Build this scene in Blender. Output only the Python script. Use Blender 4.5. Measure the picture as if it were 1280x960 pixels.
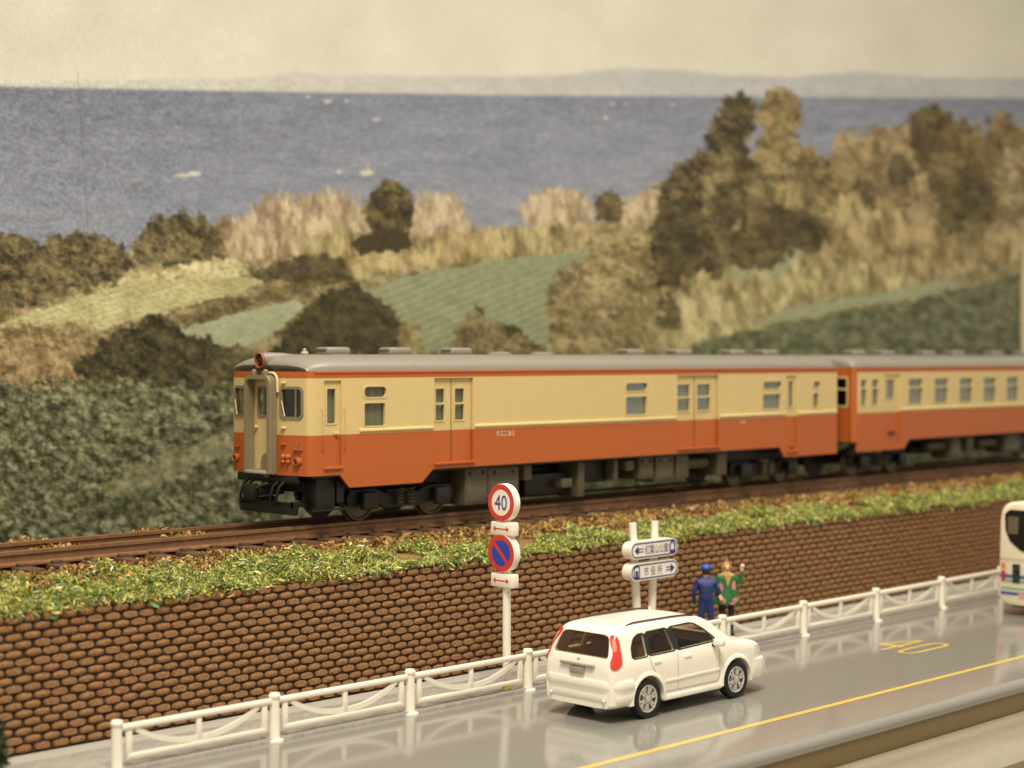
import bpy, bmesh, math, random
import numpy as np
from mathutils import Vector, Matrix
from mathutils.geometry import tessellate_polygon
from mathutils.bvhtree import BVHTree

for _o in list(bpy.data.objects):
    bpy.data.objects.remove(_o)
scene = bpy.context.scene
COL = scene.collection
rnd = random.Random(7)
PI = math.pi

# ------------------------------------------------------------------ camera
# The diorama is built in prototype metres (1:150 models enlarged). X runs along the track, Y away from the road, Z up.
TH = math.atan2(2110.0, 2100.0)
CS, SN = math.cos(TH), math.sin(TH)
cam_d = bpy.data.cameras.new('camera')
cam = bpy.data.objects.new('camera', cam_d)
COL.objects.link(cam)
cam.matrix_world = Matrix(((SN, 0, -CS, 0), (-CS, 0, -SN, 0), (0, 1, 0, 6.62), (0, 0, 0, 1)))
cam_d.sensor_width = 36.0
cam_d.lens = 59.06
cam_d.shift_y = -0.0258
cam_d.clip_start = 0.5
cam_d.clip_end = 500
cam_d.dof.use_dof = True
cam_d.dof.focus_distance = 33.0
cam_d.dof.aperture_fstop = 0.225
scene.camera = cam

# ------------------------------------------------------------------ light: a room with warm ceiling lamps
world = bpy.data.worlds.new('World')
scene.world = world
world.use_nodes = True
world.node_tree.nodes['Background'].inputs[0].default_value = (1.0, 0.90, 0.75, 1)
world.node_tree.nodes['Background'].inputs[1].default_value = 0.62


def area(name, loc, target, sx, sy, power, col):
    l = bpy.data.lights.new(name, 'AREA')
    l.shape = 'RECTANGLE'
    l.size, l.size_y = sx, sy
    l.energy = power
    l.color = col
    o = bpy.data.objects.new(name, l)
    COL.objects.link(o)
    o.location = loc
    o.rotation_euler = (Vector(target) - Vector(loc)).to_track_quat('-Z', 'Y').to_euler()
    return o


area('ceiling_lamp', (6, 5, 45), (28, 25, 1), 16, 16, 29500, (1.0, 0.915, 0.755))
area('ceiling_lamp_far', (40, 22, 44), (38, 26, 1), 12, 12, 9500, (1.0, 0.915, 0.755))

scene.view_settings.view_transform = 'Standard'
scene.view_settings.look = 'None'
scene.view_settings.exposure = 0.0
scene.view_settings.gamma = 1.0
scene.cycles.max_bounces = 6
scene.cycles.transparent_max_bounces = 12
scene.cycles.caustics_reflective = False
scene.cycles.caustics_refractive = False


# ------------------------------------------------------------------ materials
def lin(c):
    return tuple(((v / 255.0) / 12.92 if v / 255.0 <= 0.04045 else ((v / 255.0 + 0.055) / 1.055) ** 2.4) for v in c)


MATS = {}


def mat(name, rgb, rough=0.5, var=0.08, scale=6.0, bump=0.0, bscale=40.0, metal=0.0, spec=0.5, coat=0.0, rgb2=None, thr=None):
    """procedural principled material: sRGB base colour with noise variation and optional bump"""
    if name in MATS:
        return MATS[name]
    m = bpy.data.materials.new(name)
    m.use_nodes = True
    nt = m.node_tree
    b = nt.nodes['Principled BSDF']
    b.inputs['Roughness'].default_value = rough
    b.inputs['Metallic'].default_value = metal
    b.inputs['Specular IOR Level'].default_value = spec
    b.inputs['Coat Weight'].default_value = coat
    b.inputs['Coat Roughness'].default_value = 0.08
    geo = nt.nodes.new('ShaderNodeNewGeometry')
    nz = nt.nodes.new('ShaderNodeTexNoise')
    nz.inputs['Scale'].default_value = scale
    nz.inputs['Detail'].default_value = 5
    nz.inputs['Roughness'].default_value = 0.65
    nt.links.new(geo.outputs['Position'], nz.inputs['Vector'])
    ramp = nt.nodes.new('ShaderNodeValToRGB')
    c = lin(rgb)
    if rgb2:
        lo, hi = c, lin(rgb2)
    else:
        lo = tuple(v * (1 - var) for v in c)
        hi = tuple(min(1, v * (1 + var)) for v in c)
    ramp.color_ramp.elements[0].position = thr[0] if thr else 0.3
    ramp.color_ramp.elements[1].position = thr[1] if thr else 0.7
    ramp.color_ramp.elements[0].color = (*lo, 1)
    ramp.color_ramp.elements[1].color = (*hi, 1)
    nt.links.new(nz.outputs['Fac'], ramp.inputs['Fac'])
    nt.links.new(ramp.outputs['Color'], b.inputs['Base Color'])
    if bump:
        n2 = nt.nodes.new('ShaderNodeTexNoise')
        n2.inputs['Scale'].default_value = bscale
        n2.inputs['Detail'].default_value = 4
        nt.links.new(geo.outputs['Position'], n2.inputs['Vector'])
        bp = nt.nodes.new('ShaderNodeBump')
        bp.inputs['Strength'].default_value = bump
        bp.inputs['Distance'].default_value = 0.05
        nt.links.new(n2.outputs['Fac'], bp.inputs['Height'])
        nt.links.new(bp.outputs['Normal'], b.inputs['Normal'])
    MATS[name] = m
    return m


def glass(name, tint, refl=0.02):
    if name in MATS:
        return MATS[name]
    m = bpy.data.materials.new(name)
    m.use_nodes = True
    nt = m.node_tree
    nt.nodes.remove(nt.nodes['Principled BSDF'])
    out = nt.nodes['Material Output']
    tr = nt.nodes.new('ShaderNodeBsdfTransparent')
    tr.inputs[0].default_value = (*tint, 1)
    gl = nt.nodes.new('ShaderNodeBsdfGlossy')
    gl.inputs['Roughness'].default_value = 0.04
    lw = nt.nodes.new('ShaderNodeLayerWeight')
    lw.inputs['Blend'].default_value = 0.25
    mx = nt.nodes.new('ShaderNodeMath')
    mx.operation = 'MULTIPLY_ADD'
    mx.inputs[1].default_value = 0.4
    mx.inputs[2].default_value = refl
    nt.links.new(lw.outputs['Fresnel'], mx.inputs[0])
    ms = nt.nodes.new('ShaderNodeMixShader')
    nt.links.new(mx.outputs[0], ms.inputs[0])
    nt.links.new(tr.outputs[0], ms.inputs[1])
    nt.links.new(gl.outputs[0], ms.inputs[2])
    nt.links.new(ms.outputs[0], out.inputs['Surface'])
    MATS[name] = m
    return m


def livery(name):
    """cream and vermilion railcar paint: vermilion below the waist and on the cornice line"""
    m = mat(name, (205, 183, 127), rough=0.42, var=0.03, scale=3.0, bump=0.03, bscale=25)
    nt = m.node_tree
    b = nt.nodes['Principled BSDF']
    ramp = [n for n in nt.nodes if n.bl_idname == 'ShaderNodeValToRGB'][0]
    geo = [n for n in nt.nodes if n.bl_idname == 'ShaderNodeNewGeometry'][0]
    sep = nt.nodes.new('ShaderNodeSeparateXYZ')
    nt.links.new(geo.outputs['Position'], sep.inputs[0])
    lt = nt.nodes.new('ShaderNodeMath')
    lt.operation = 'LESS_THAN'
    lt.inputs[1].default_value = 5.01
    gt = nt.nodes.new('ShaderNodeMath')
    gt.operation = 'GREATER_THAN'
    gt.inputs[1].default_value = 6.19
    mx = nt.nodes.new('ShaderNodeMath')
    mx.operation = 'MAXIMUM'
    nt.links.new(sep.outputs['Z'], lt.inputs[0])
    nt.links.new(sep.outputs['Z'], gt.inputs[0])
    nt.links.new(lt.outputs[0], mx.inputs[0])
    nt.links.new(gt.outputs[0], mx.inputs[1])
    mix = nt.nodes.new('ShaderNodeMix')
    mix.data_type = 'RGBA'
    nt.links.new(mx.outputs[0], mix.inputs[0])
    nt.links.new(ramp.outputs['Color'], mix.inputs[6])
    mix.inputs[7].default_value = (*lin((177, 91, 38)), 1)
    nt.links.new(mix.outputs[2], b.inputs['Base Color'])
    return m


# ------------------------------------------------------------------ builders
ORI = {}


def tag(o, label=None, cat=None, group=None, kind=None):
    if label:
        o['label'] = label
    if cat:
        o['category'] = cat
    if group:
        o['group'] = group
    if kind:
        o['kind'] = kind
    return o


def thing(name, loc, label, cat, group=None):
    o = bpy.data.objects.new(name, None)
    o.empty_display_size = 0.3
    COL.objects.link(o)
    o.location = loc
    ORI[o.name] = Vector(loc)
    return tag(o, label, cat, group)


def link_mesh(name, me, parent=None):
    o = bpy.data.objects.new(name, me)
    COL.objects.link(o)
    if parent is not None:
        o.parent = parent
        ORI[o.name] = ORI.get(parent.name, Vector((0, 0, 0)))
    else:
        ORI[o.name] = Vector((0, 0, 0))
    return o


def rr(x0, x1, y0, y1, r=0.05, n=4):
    """rounded rectangle outline"""
    if r <= 0:
        return [(x0, y0), (x1, y0), (x1, y1), (x0, y1)]
    out = []
    for cx, cy, a0 in ((x1 - r, y0 + r, -PI / 2), (x1 - r, y1 - r, 0), (x0 + r, y1 - r, PI / 2), (x0 + r, y0 + r, PI)):
        for k in range(n + 1):
            a = a0 + k / n * PI / 2
            out.append((cx + r * math.cos(a), cy + r * math.sin(a)))
    return out


def disc(cx, cy, r, n=28, ry=None):
    ry = ry or r
    return [(cx + r * math.cos(2 * PI * k / n), cy + ry * math.sin(2 * PI * k / n)) for k in range(n)]


class MB:
    """collects shapes in world space, then links them as one mesh"""

    def __init__(self):
        self.v, self.f, self.mi = [], [], []

    def add(self, vs, fs, mi=0):
        k = len(self.v)
        self.v += [tuple(p) for p in vs]
        self.f += [tuple(i + k for i in q) for q in fs]
        self.mi += [mi] * len(fs)
        return self

    def box(self, x0, x1, y0, y1, z0, z1, bev=0.0, mi=0, seg=2):
        if bev <= 0:
            vs = [(x, y, z) for z in (z0, z1) for y in (y0, y1) for x in (x0, x1)]
            fs = [(0, 2, 3, 1), (4, 5, 7, 6), (0, 1, 5, 4), (2, 6, 7, 3), (0, 4, 6, 2), (1, 3, 7, 5)]
            return self.add(vs, fs, mi)
        bm = bmesh.new()
        bmesh.ops.create_cube(bm, size=1)
        for v in bm.verts:
            v.co = Vector(((x0 + x1) / 2 + v.co.x * (x1 - x0), (y0 + y1) / 2 + v.co.y * (y1 - y0), (z0 + z1) / 2 + v.co.z * (z1 - z0)))
        bmesh.ops.bevel(bm, geom=list(bm.edges), offset=min(bev, 0.49 * min(x1 - x0, y1 - y0, z1 - z0)), segments=seg, profile=0.5, affect='EDGES')
        bm.verts.index_update()
        self.add([v.co[:] for v in bm.verts], [[v.index for v in f.verts] for f in bm.faces], mi)
        bm.free()
        return self

    def cyl(self, p0, p1, r0, r1=None, n=16, cap=True, mi=0):
        r1 = r0 if r1 is None else r1
        p0, p1 = Vector(p0), Vector(p1)
        d = (p1 - p0).normalized()
        a = d.orthogonal().normalized()
        b = d.cross(a)
        vs = []
        for p, r in ((p0, r0), (p1, r1)):
            for k in range(n):
                t = 2 * PI * k / n
                vs.append(p + r * (math.cos(t) * a + math.sin(t) * b))
        fs = [(k, (k + 1) % n, n + (k + 1) % n, n + k) for k in range(n)]
        if cap:
            fs += [tuple(range(n - 1, -1, -1)), tuple(range(n, 2 * n))]
        return self.add(vs, fs, mi)

    def lathe(self, c, axis, prof, n=24, mi=0):
        """prof: list of (distance along axis, radius)"""
        c, d = Vector(c), Vector(axis).normalized()
        a = d.orthogonal().normalized()
        b = d.cross(a)
        vs = []
        for t, r in prof:
            for k in range(n):
                w = 2 * PI * k / n
                vs.append(c + d * t + max(r, 1e-4) * (math.cos(w) * a + math.sin(w) * b))
        fs = []
        for i in range(len(prof) - 1):
            for k in range(n):
                fs.append((i * n + k, i * n + (k + 1) % n, (i + 1) * n + (k + 1) % n, (i + 1) * n + k))
        return self.add(vs, fs, mi)

    def tube(self, pts, r, n=8, mi=0):
        pts = [Vector(p) for p in pts]
        vs, fs = [], []
        a = None
        for i, p in enumerate(pts):
            d = (pts[min(i + 1, len(pts) - 1)] - pts[max(i - 1, 0)]).normalized()
            a = d.orthogonal().normalized() if a is None else (a - d * a.dot(d)).normalized()
            b = d.cross(a)
            for k in range(n):
                t = 2 * PI * k / n
                vs.append(p + r * (math.cos(t) * a + math.sin(t) * b))
        for i in range(len(pts) - 1):
            for k in range(n):
                fs.append((i * n + k, i * n + (k + 1) % n, (i + 1) * n + (k + 1) % n, (i + 1) * n + k))
        fs += [tuple(range(n - 1, -1, -1)), tuple(range((len(pts) - 1) * n, len(pts) * n))]
        return self.add(vs, fs, mi)

    def plate(self, outline, holes, org, ex, ey, en, thick, mi=0):
        """polygon with holes in the plane (ex, ey) at org, extruded by thick against en (en faces the viewer)"""
        org, ex, ey, en = Vector(org), Vector(ex), Vector(ey), Vector(en)
        loops = [outline] + list(holes)
        tri = tessellate_polygon([[Vector((p[0], p[1], 0)) for p in lp] for lp in loops])
        flat = [p for lp in loops for p in lp]
        n = len(flat)
        front = [org + ex * p[0] + ey * p[1] for p in flat]
        back = [q - en * thick for q in front]
        fs = []
        for t in tri:
            a, b, c = (Vector(flat[i]) for i in t)
            ar = (b.x - a.x) * (c.y - a.y) - (b.y - a.y) * (c.x - a.x)
            if abs(ar) < 1e-10:
                continue
            t = tuple(t) if ar > 0 else tuple(reversed(t))
            if ex.cross(ey).dot(en) < 0:
                t = tuple(reversed(t))
            fs.append(t)
            fs.append(tuple(n + i for i in reversed(t)))
        k = 0
        for lp in loops:
            m = len(lp)
            for i in range(m):
                fs.append((k + i, k + (i + 1) % m, n + k + (i + 1) % m, n + k + i))
            k += m
        return self.add(front + back, fs, mi)

    def mesh(self, name, mats, origin=Vector((0, 0, 0)), smooth=35, fix=True):
        me = bpy.data.meshes.new(name)
        o = origin
        me.from_pydata([(p[0] - o[0], p[1] - o[1], p[2] - o[2]) for p in self.v], [], self.f)
        for m in (mats if isinstance(mats, (list, tuple)) else [mats]):
            me.materials.append(m)
        if any(self.mi):
            me.polygons.foreach_set('material_index', self.mi)
        if fix:
            bm = bmesh.new()
            bm.from_mesh(me)
            bmesh.ops.recalc_face_normals(bm, faces=bm.faces)
            bm.to_mesh(me)
            bm.free()
        if smooth:
            me.polygons.foreach_set('use_smooth', [True] * len(me.polygons))
            me.set_sharp_from_angle(angle=math.radians(smooth))
        return me

    def build(self, name, mats, parent=None, smooth=35, fix=True):
        org = ORI.get(parent.name, Vector((0, 0, 0))) if parent is not None else Vector((0, 0, 0))
        return link_mesh(name, self.mesh(name, mats, org, smooth, fix), parent)


def evaluated(o):
    dg = bpy.context.evaluated_depsgraph_get()
    dg.update()
    return bpy.data.meshes.new_from_object(o.evaluated_get(dg))


def text_shape(s, height, org, ex, ey, en, wscale=1.0, depth=0.01, target_w=None):
    """letters as a thin raised mesh (MB) centred on org"""
    cu = bpy.data.curves.new('lettering', 'FONT')
    cu.body = s
    cu.size = 1.0
    cu.resolution_u = 3
    o = bpy.data.objects.new('lettering', cu)
    COL.objects.link(o)
    me = evaluated(o)
    bpy.data.objects.remove(o)
    mb = MB()
    if not len(me.vertices):
        return mb
    vs = np.array([v.co[:] for v in me.vertices])
    lo, hi = vs.min(0), vs.max(0)
    sc = height / (hi[1] - lo[1])
    sx = (target_w / (hi[0] - lo[0])) if target_w else sc * wscale
    org, ex, ey, en = Vector(org), Vector(ex), Vector(ey), Vector(en)
    out = [org + ex * float((p[0] - (lo[0] + hi[0]) / 2) * sx) + ey * float((p[1] - (lo[1] + hi[1]) / 2) * sc) + en * depth for p in vs]
    mb.add(out, [tuple(p.vertices) for p in me.polygons])
    bpy.data.meshes.remove(me)
    return mb


# shared materials
M_white = mat('white_plastic', (240, 234, 218), rough=0.42, var=0.02)
M_black = mat('black_plastic', (13, 12, 10), rough=0.5, var=0.15)
M_dark = mat('charcoal_plastic', (26, 24, 19), rough=0.5, var=0.15)
M_taupe = mat('taupe_plastic', (88, 81, 62), rough=0.55, var=0.06)
M_grey = mat('roof_grey', (132, 127, 116), rough=0.38, var=0.04, bump=0.02)
M_glass = glass('window_glass', (0.92, 0.95, 0.92))
UX, UY, UZ = Vector((1, 0, 0)), Vector((0, 1, 0)), Vector((0, 0, 1))


# ================================================================== SETTING
def sheet(name, x0, x1, y0, y1, z, m, kind='structure'):
    o = MB().add([(x0, y0, z), (x1, y0, z), (x1, y1, z), (x0, y1, z)], [(0, 1, 2, 3)]).build(name, m, smooth=0, fix=False)
    return tag(o, kind=kind)


# road plate: glossy grey slab with a rounded front edge
m_road = mat('road_gloss', (137, 135, 128), rough=0.10, var=0.05, scale=14, bump=0.012, bscale=60, spec=0.55)
mb = MB()
prof = [(25.6, 0.0), (17.22, 0.0), (17.12, -0.01), (17.05, -0.035), (17.005, -0.08), (16.99, -0.14), (16.99, -0.22), (25.6, -0.22)]
n = len(prof)
vs = [(x, y, z) for x in (6.0, 62.0) for y, z in prof]
mb.add(vs, [(k, (k + 1) % n, n + (k + 1) % n, n + k) for k in range(n)] + [tuple(range(n)), tuple(range(2 * n - 1, n - 1, -1))])
tag(mb.build('road', m_road, smooth=40), kind='structure')

tag(MB().box(6, 62, 17.02, 17.3, -1.28, -0.225).build('road_front_face', mat('brown_face', (122, 104, 66), rough=0.35, var=.06), smooth=0), kind='structure')  # plain brown face below the front edge of the road slab

# neighbouring plate in front, a step lower, with a ribbed metallic-looking top
m_front = mat('front_plate', (150, 143, 128), rough=0.22, var=0.06, scale=1.5)
mb = MB()
prof = [(16.99, -0.62), (16.9, -0.575), (16.6, -0.56), (16.5, -0.585), (16.4, -0.56), (15.75, -0.56), (15.6, -0.58), (15.35, -0.64), (15.2, -0.76), (15.18, -1.28), (16.99, -1.28)]
n = len(prof)
mb.add([(x, y, z) for x in (6.0, 62.0) for y, z in prof], [(k, (k + 1) % n, n + (k + 1) % n, n + k) for k in range(n)] + [tuple(range(n)), tuple(range(2 * n - 1, n - 1, -1))])
tag(mb.build('front_plate', m_front, smooth=40), kind='structure')
m_table = mat('table_wood', (126, 92, 52), rough=0.45, rgb2=(150, 112, 68), scale=0.8)
sheet('table_top', -30, 90, -10, 60, -1.31, m_table)

# painted markings
m_yellow = mat('yellow_paint', (216, 186, 92), rough=0.3, var=0.05, scale=8)
tag(MB().add([(6, 18.31, 0.004), (62, 18.31, 0.004), (62, 18.45, 0.004), (6, 18.45, 0.004)], [(0, 1, 2, 3)]).build('road_line', m_yellow, smooth=0, fix=False), kind='structure')


def stroke(mb, pts, w, z):
    """flat painted stroke along a polyline of (x, y)"""
    k = len(pts)
    L, Rr = [], []
    for i, p in enumerate(pts):
        a, b = pts[max(i - 1, 0)], pts[min(i + 1, k - 1)]
        d = Vector((b[0] - a[0], b[1] - a[1])).normalized()
        L.append((p[0] - d.y * w / 2, p[1] + d.x * w / 2, z))
        Rr.append((p[0] + d.y * w / 2, p[1] - d.x * w / 2, z))
    mb.add(L + Rr, [(k + i, k + i + 1, i + 1, i) for i in range(k - 1)])


# the figure 40, stretched along the lane, read by traffic driving away
mb = MB()
X0, X1 = 32.75, 34.5
stroke(mb, [(X0, 21.06), (X1, 21.06)], 0.10, 0.004)
stroke(mb, [(X1 - 0.05, 21.10), (X0 + 0.7, 21.52)], 0.10, 0.0042)
stroke(mb, [(X0 + 0.68, 21.56), (X0 + 0.68, 20.92)], 0.2, 0.0044)
ov = [((X0 + X1) / 2 + 0.84 * math.copysign(abs(math.cos(t)) ** 0.4, math.cos(t)), 20.50 + 0.2 * math.copysign(abs(math.sin(t)) ** 0.7, math.sin(t))) for t in [2 * PI * k / 40 for k in range(41)]]
stroke(mb, ov, 0.10, 0.0046)
tag(mb.build('road_speed_marking', m_yellow, smooth=0, fix=False), kind='structure')

# pavement: paved strip a little above the road, then a plain strip up to the wall
m_pave = mat('paving_print', (160, 156, 146), rough=0.45, rgb2=(140, 136, 130), scale=5)
nt = m_pave.node_tree
br = nt.nodes.new('ShaderNodeTexBrick')
br.inputs['Scale'].default_value = 4.0
br.inputs['Color1'].default_value = (*lin((172, 166, 154)), 1)
br.inputs['Color2'].default_value = (*lin((152, 150, 148)), 1)
br.inputs['Mortar'].default_value = (*lin((134, 128, 116)), 1)
br.inputs['Mortar Size'].default_value = 0.03
br.inputs['Brick Width'].default_value = 0.9
br.inputs['Row Height'].default_value = 0.5
nt.links.new([q for q in nt.nodes if q.bl_idname == 'ShaderNodeNewGeometry'][0].outputs['Position'], br.inputs['Vector'])
nt.links.new(br.outputs['Color'], nt.nodes['Principled BSDF'].inputs['Base Color'])
mb = MB()
mb.box(6, 62, 23.36, 24.85, -0.05, 0.07, bev=0.02)
tag(mb.build('pavement', m_pave), kind='structure')
m_strip = mat('grey_strip', (172, 168, 160), rough=0.5, var=0.04)
tag(MB().box(6, 62, 24.853, 25.44, -0.05, 0.035).build('pavement_edge_strip', m_strip, smooth=0), kind='structure')

# earth bank under the verge and the track
m_soil = mat('verge_soil', (112, 84, 48), rough=0.95, rgb2=(146, 116, 66), scale=9, bump=0.6, bscale=12)
mb = MB()
NX, prof = 60, [(25.47, 2.36), (25.9, 2.44), (26.4, 2.54), (27.0, 2.66), (27.35, 2.70), (30.6, 2.70), (31.0, 2.55), (31.3, 1.9), (31.4, -0.5)]
vs = []
for i in range(NX + 1):
    x = 6 + 56 * i / NX
    for j, (y, z) in enumerate(prof):
        vs.append((x, y + rnd.uniform(-.03, .03) * (0 < j < 8), z + rnd.uniform(-.04, .03) * (0 < j < 4)))
k = len(prof)
mb.add(vs, [(i * k + j, (i + 1) * k + j, (i + 1) * k + j + 1, i * k + j + 1) for i in range(NX) for j in range(k - 1)])
tag(mb.build('embankment', m_soil), kind='structure')
sheet('base_board', 6, 90, 31.3, 60, -0.4, mat('base_board', (120, 112, 98), rough=0.7))

# ================================================================== RETAINING WALL: every brick is geometry
m_brick = mat('wall_brick', (136, 95, 58), rough=0.85, rgb2=(184, 138, 92), scale=24, bump=1.0, bscale=45, thr=(0.34, 0.72))
m_joint = mat('wall_joint', (52, 36, 22), rough=0.9)
wall = thing('retaining_wall', (28, 25.45, 0), 'long retaining wall of brown brick with dark joints below the grassy railway verge', 'wall')
MB().box(8, 60, 25.47, 25.75, 0.0, 2.36).build('backing', m_joint, wall, smooth=0)
BW, BH = 0.338, 0.1435


def brick_mb(rg):
    m = MB()
    hw, hh = BW * 0.455, BH * 0.45
    ang = [(-1, -.35), (-.78, -.92), (-.1, -1), (.76, -.95), (1, -.3), (.98, .4), (.74, .95), (0, 1), (-.75, .93), (-1, .35)]
    o = [(hw * a * (1 + rg.uniform(-.06, .06)), hh * b * (1 + rg.uniform(-.08, .08))) for a, b in ang]
    pr = 0.034 + rg.uniform(-.008, .010)
    q = len(o)
    vs = [(a, 0.012, b) for a, b in o] + [(a * .86, -pr, b * .80) for a, b in o]
    vs += [(rg.uniform(-.03, .03), -pr - 0.014 + rg.uniform(-.006, .006), rg.uniform(-.01, .01))]
    m.add(vs, [(i, (i + 1) % q, q + (i + 1) % q, q + i) for i in range(q)] + [(q + i, q + (i + 1) % q, 2 * q) for i in range(q)])
    return m


bm_vars = [brick_mb(random.Random(100 + i)) for i in range(14)]
b_meshes = [v.mesh('brick', m_brick, smooth=60) for v in bm_vars]
mass = MB()
cnt = 0
for row in range(16):
    z = 0.06 + BH * (row + 0.5)
    for c in range(int(52 / BW)):
        x = 8.0 + BW * (c + 0.5 + 0.5 * (row % 2))
        if x > 59.8:
            continue
        v = rnd.randrange(14)
        jx, jz = rnd.uniform(-.012, .012), rnd.uniform(-.006, .006)
        if 13.3 < x < 19.35 and cnt < 300:
            o = link_mesh('brick', b_meshes[v], wall)
            o.location = Vector((x + jx, 25.468, z + jz)) - ORI[wall.name]
            cnt += 1
        else:
            mv = bm_vars[v]
            mass.add([(p[0] + x + jx, p[1] + 25.468, p[2] + z + jz) for p in mv.v], mv.f)
tag(mass.build('brick_courses', m_brick, wall, smooth=60), kind='stuff')

# ================================================================== TRACK
m_rail = mat('rail_rust', (110, 78, 52), rough=0.45, rgb2=(134, 98, 68), scale=5)
m_railtop = mat('rail_head', (128, 112, 92), rough=0.3, metal=0.5)
m_sleeper = mat('sleeper_brown', (74, 50, 32), rough=0.75, rgb2=(98, 70, 46), scale=7)
track = thing('railway_track', (28, 28.77, 2.7), 'brown railway track with rusty rails along the top of the bank under the train', 'track')
for y in (28.10, 29.44):
    mb = MB()
    pr = [(-.17, 2.83), (.17, 2.83), (.17, 2.86), (.04, 2.90), (.04, 3.0), (.075, 3.03), (.075, 3.09), (-.075, 3.09), (-.075, 3.03), (-.04, 3.0), (-.04, 2.90), (-.17, 2.86)]
    q = len(pr)
    mb.add([(x, y + a, z) for x in (7, 61) for a, z in pr], [(k, (k + 1) % q, q + (k + 1) % q, q + k) for k in range(q)] + [tuple(range(q)), tuple(range(2 * q - 1, q - 1, -1))])
    mb.build('rail', m_rail, track, smooth=0)
s_mb = MB().box(-.17, .17, -1.45, 1.45, -.2, 0, bev=0.03)
for y in (-.67, .67):
    for d in (-.24, .24):
        s_mb.box(-.10, .10, y + d - .07, y + d + .07, -.01, .06, bev=0.015)
s_me = s_mb.mesh('sleeper', m_sleeper)
for i in range(76):
    o = link_mesh('sleeper', s_me, track)
    o.location = Vector((7.5 + 0.7 * i, 28.77, 2.829)) - ORI[track.name]

# ================================================================== VERGE SCATTER (nobody could count it)
g = np.random.default_rng(5)


def shards(name, N, xr, yfun, zfun, size, mats, probs, aspect=0.17, tilt=0.65, label=None):
    x = g.uniform(xr[0], xr[1], N)
    y = yfun(x, N)
    z = zfun(x, y, N)
    yaw = g.uniform(0, 2 * np.pi, N)
    el = g.normal(0, tilt, N)
    L = g.uniform(size[0], size[1], N)
    w = L * aspect * g.uniform(0.6, 1.6, N)
    d = np.stack([np.cos(yaw) * np.cos(el), np.sin(yaw) * np.cos(el), np.sin(el)], 1)
    r = g.normal(0, 1, (N, 3))
    s = np.cross(d, r)
    s /= np.linalg.norm(s, axis=1, keepdims=True)
    up = np.cross(d, s)
    c = np.stack([x, y, z], 1)
    Lh, wh = L[:, None] / 2, w[:, None] / 2
    v = np.empty((N, 5, 3))
    v[:, 0] = c - d * Lh - s * wh * .6
    v[:, 1] = c - d * Lh * .8 + s * wh * .7
    v[:, 2] = c + s * wh + up * Lh * .25
    v[:, 3] = c - s * wh + up * Lh * .25
    v[:, 4] = c + d * Lh
    base = np.arange(N)[:, None] * 5
    me = bpy.data.meshes.new(name)
    me.vertices.add(N * 5)
    me.vertices.foreach_set('co', v.reshape(-1))
    loops = np.concatenate([base + np.array([[0, 1, 2, 3]]), base + np.array([[3, 2, 4]])], 1).reshape(-1)
    me.loops.add(N * 7)
    me.loops.foreach_set('vertex_index', loops.astype(np.int32))
    me.polygons.add(N * 2)
    st = (np.arange(N)[:, None] * 7 + np.array([[0, 4]])).reshape(-1)
    me.polygons.foreach_set('loop_start', st.astype(np.int32))
    mi = g.choice(len(mats), N, p=probs)
    me.polygons.foreach_set('material_index', np.repeat(mi, 2).astype(np.int32))
    me.update(calc_edges=True)
    for m in mats:
        me.materials.append(m)
    o = link_mesh(name, me)
    tag(o, label, kind='stuff')
    return o


def verge_z(x, y, N=None):
    base = np.interp(y, [25.3, 25.47, 25.9, 26.4, 27.0, 27.35, 30.6], [2.30, 2.37, 2.46, 2.56, 2.68, 2.72, 2.72])
    return base


def lump(x, y):
    return 0.16 * np.maximum(0, np.sin(x * 2.1 + 1.3 * np.sin(y * 3)) * np.sin(y * 4.3 + x * .7)) + 0.10 * np.maximum(0, np.sin(x * 5.3 + y * 7.1) * np.sin(x * 3.1 - y * 5)) + 0.10 * np.maximum(0, np.sin(x * 0.9 + 2)) * np.maximum(0, np.sin((y - 25.3) * 2)) + np.interp(x, [13, 17, 23], [.16, .12, .03]) * np.maximum(0, np.sin(x * 3.7 + 2 * np.sin(y * 2.3)) * np.sin(y * 3.9 + x))


gm = [mat('turf_olive', (126, 130, 56), rough=0.9, var=.2), mat('turf_lime', (196, 200, 102), rough=0.9, var=.15), mat('turf_green', (72, 106, 46), rough=0.9, var=.2),
      mat('turf_straw', (206, 192, 124), rough=0.9, var=.15), mat('turf_teal', (96, 164, 112), rough=0.8, var=.15), mat('turf_white', (226, 220, 200), rough=0.8),
      mat('turf_pink', (196, 122, 84), rough=0.8), mat('turf_blue', (70, 110, 124), rough=0.8)]
shards('grass_flakes', 120000, (7, 61), lambda x, N: 25.40 + (np.interp(x, [13, 20, 25], [1.7, 1.4, .95]) + .18 * np.sin(x * 3.3) * np.sin(x * 1.1)) * g.beta(1.0, 1.1, N),
       lambda x, y, N: verge_z(x, y) + lump(x, y) * g.uniform(0.3, 1.1, N) + g.uniform(0.0, 0.07, N) - .5 * ((np.sin(x * 1.7 + y * 2.2) * np.sin(x * 2.9 - y * 3.1) * np.sin(x * .77) > np.interp(x, [15, 24], [.45, .18])) & (y > 25.75)), (0.045, 0.17), gm,
       [.37, .31, .10, .11, .05, .03, .02, .01], label='shaggy green and yellow scatter grass on the verge above the wall')
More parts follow.
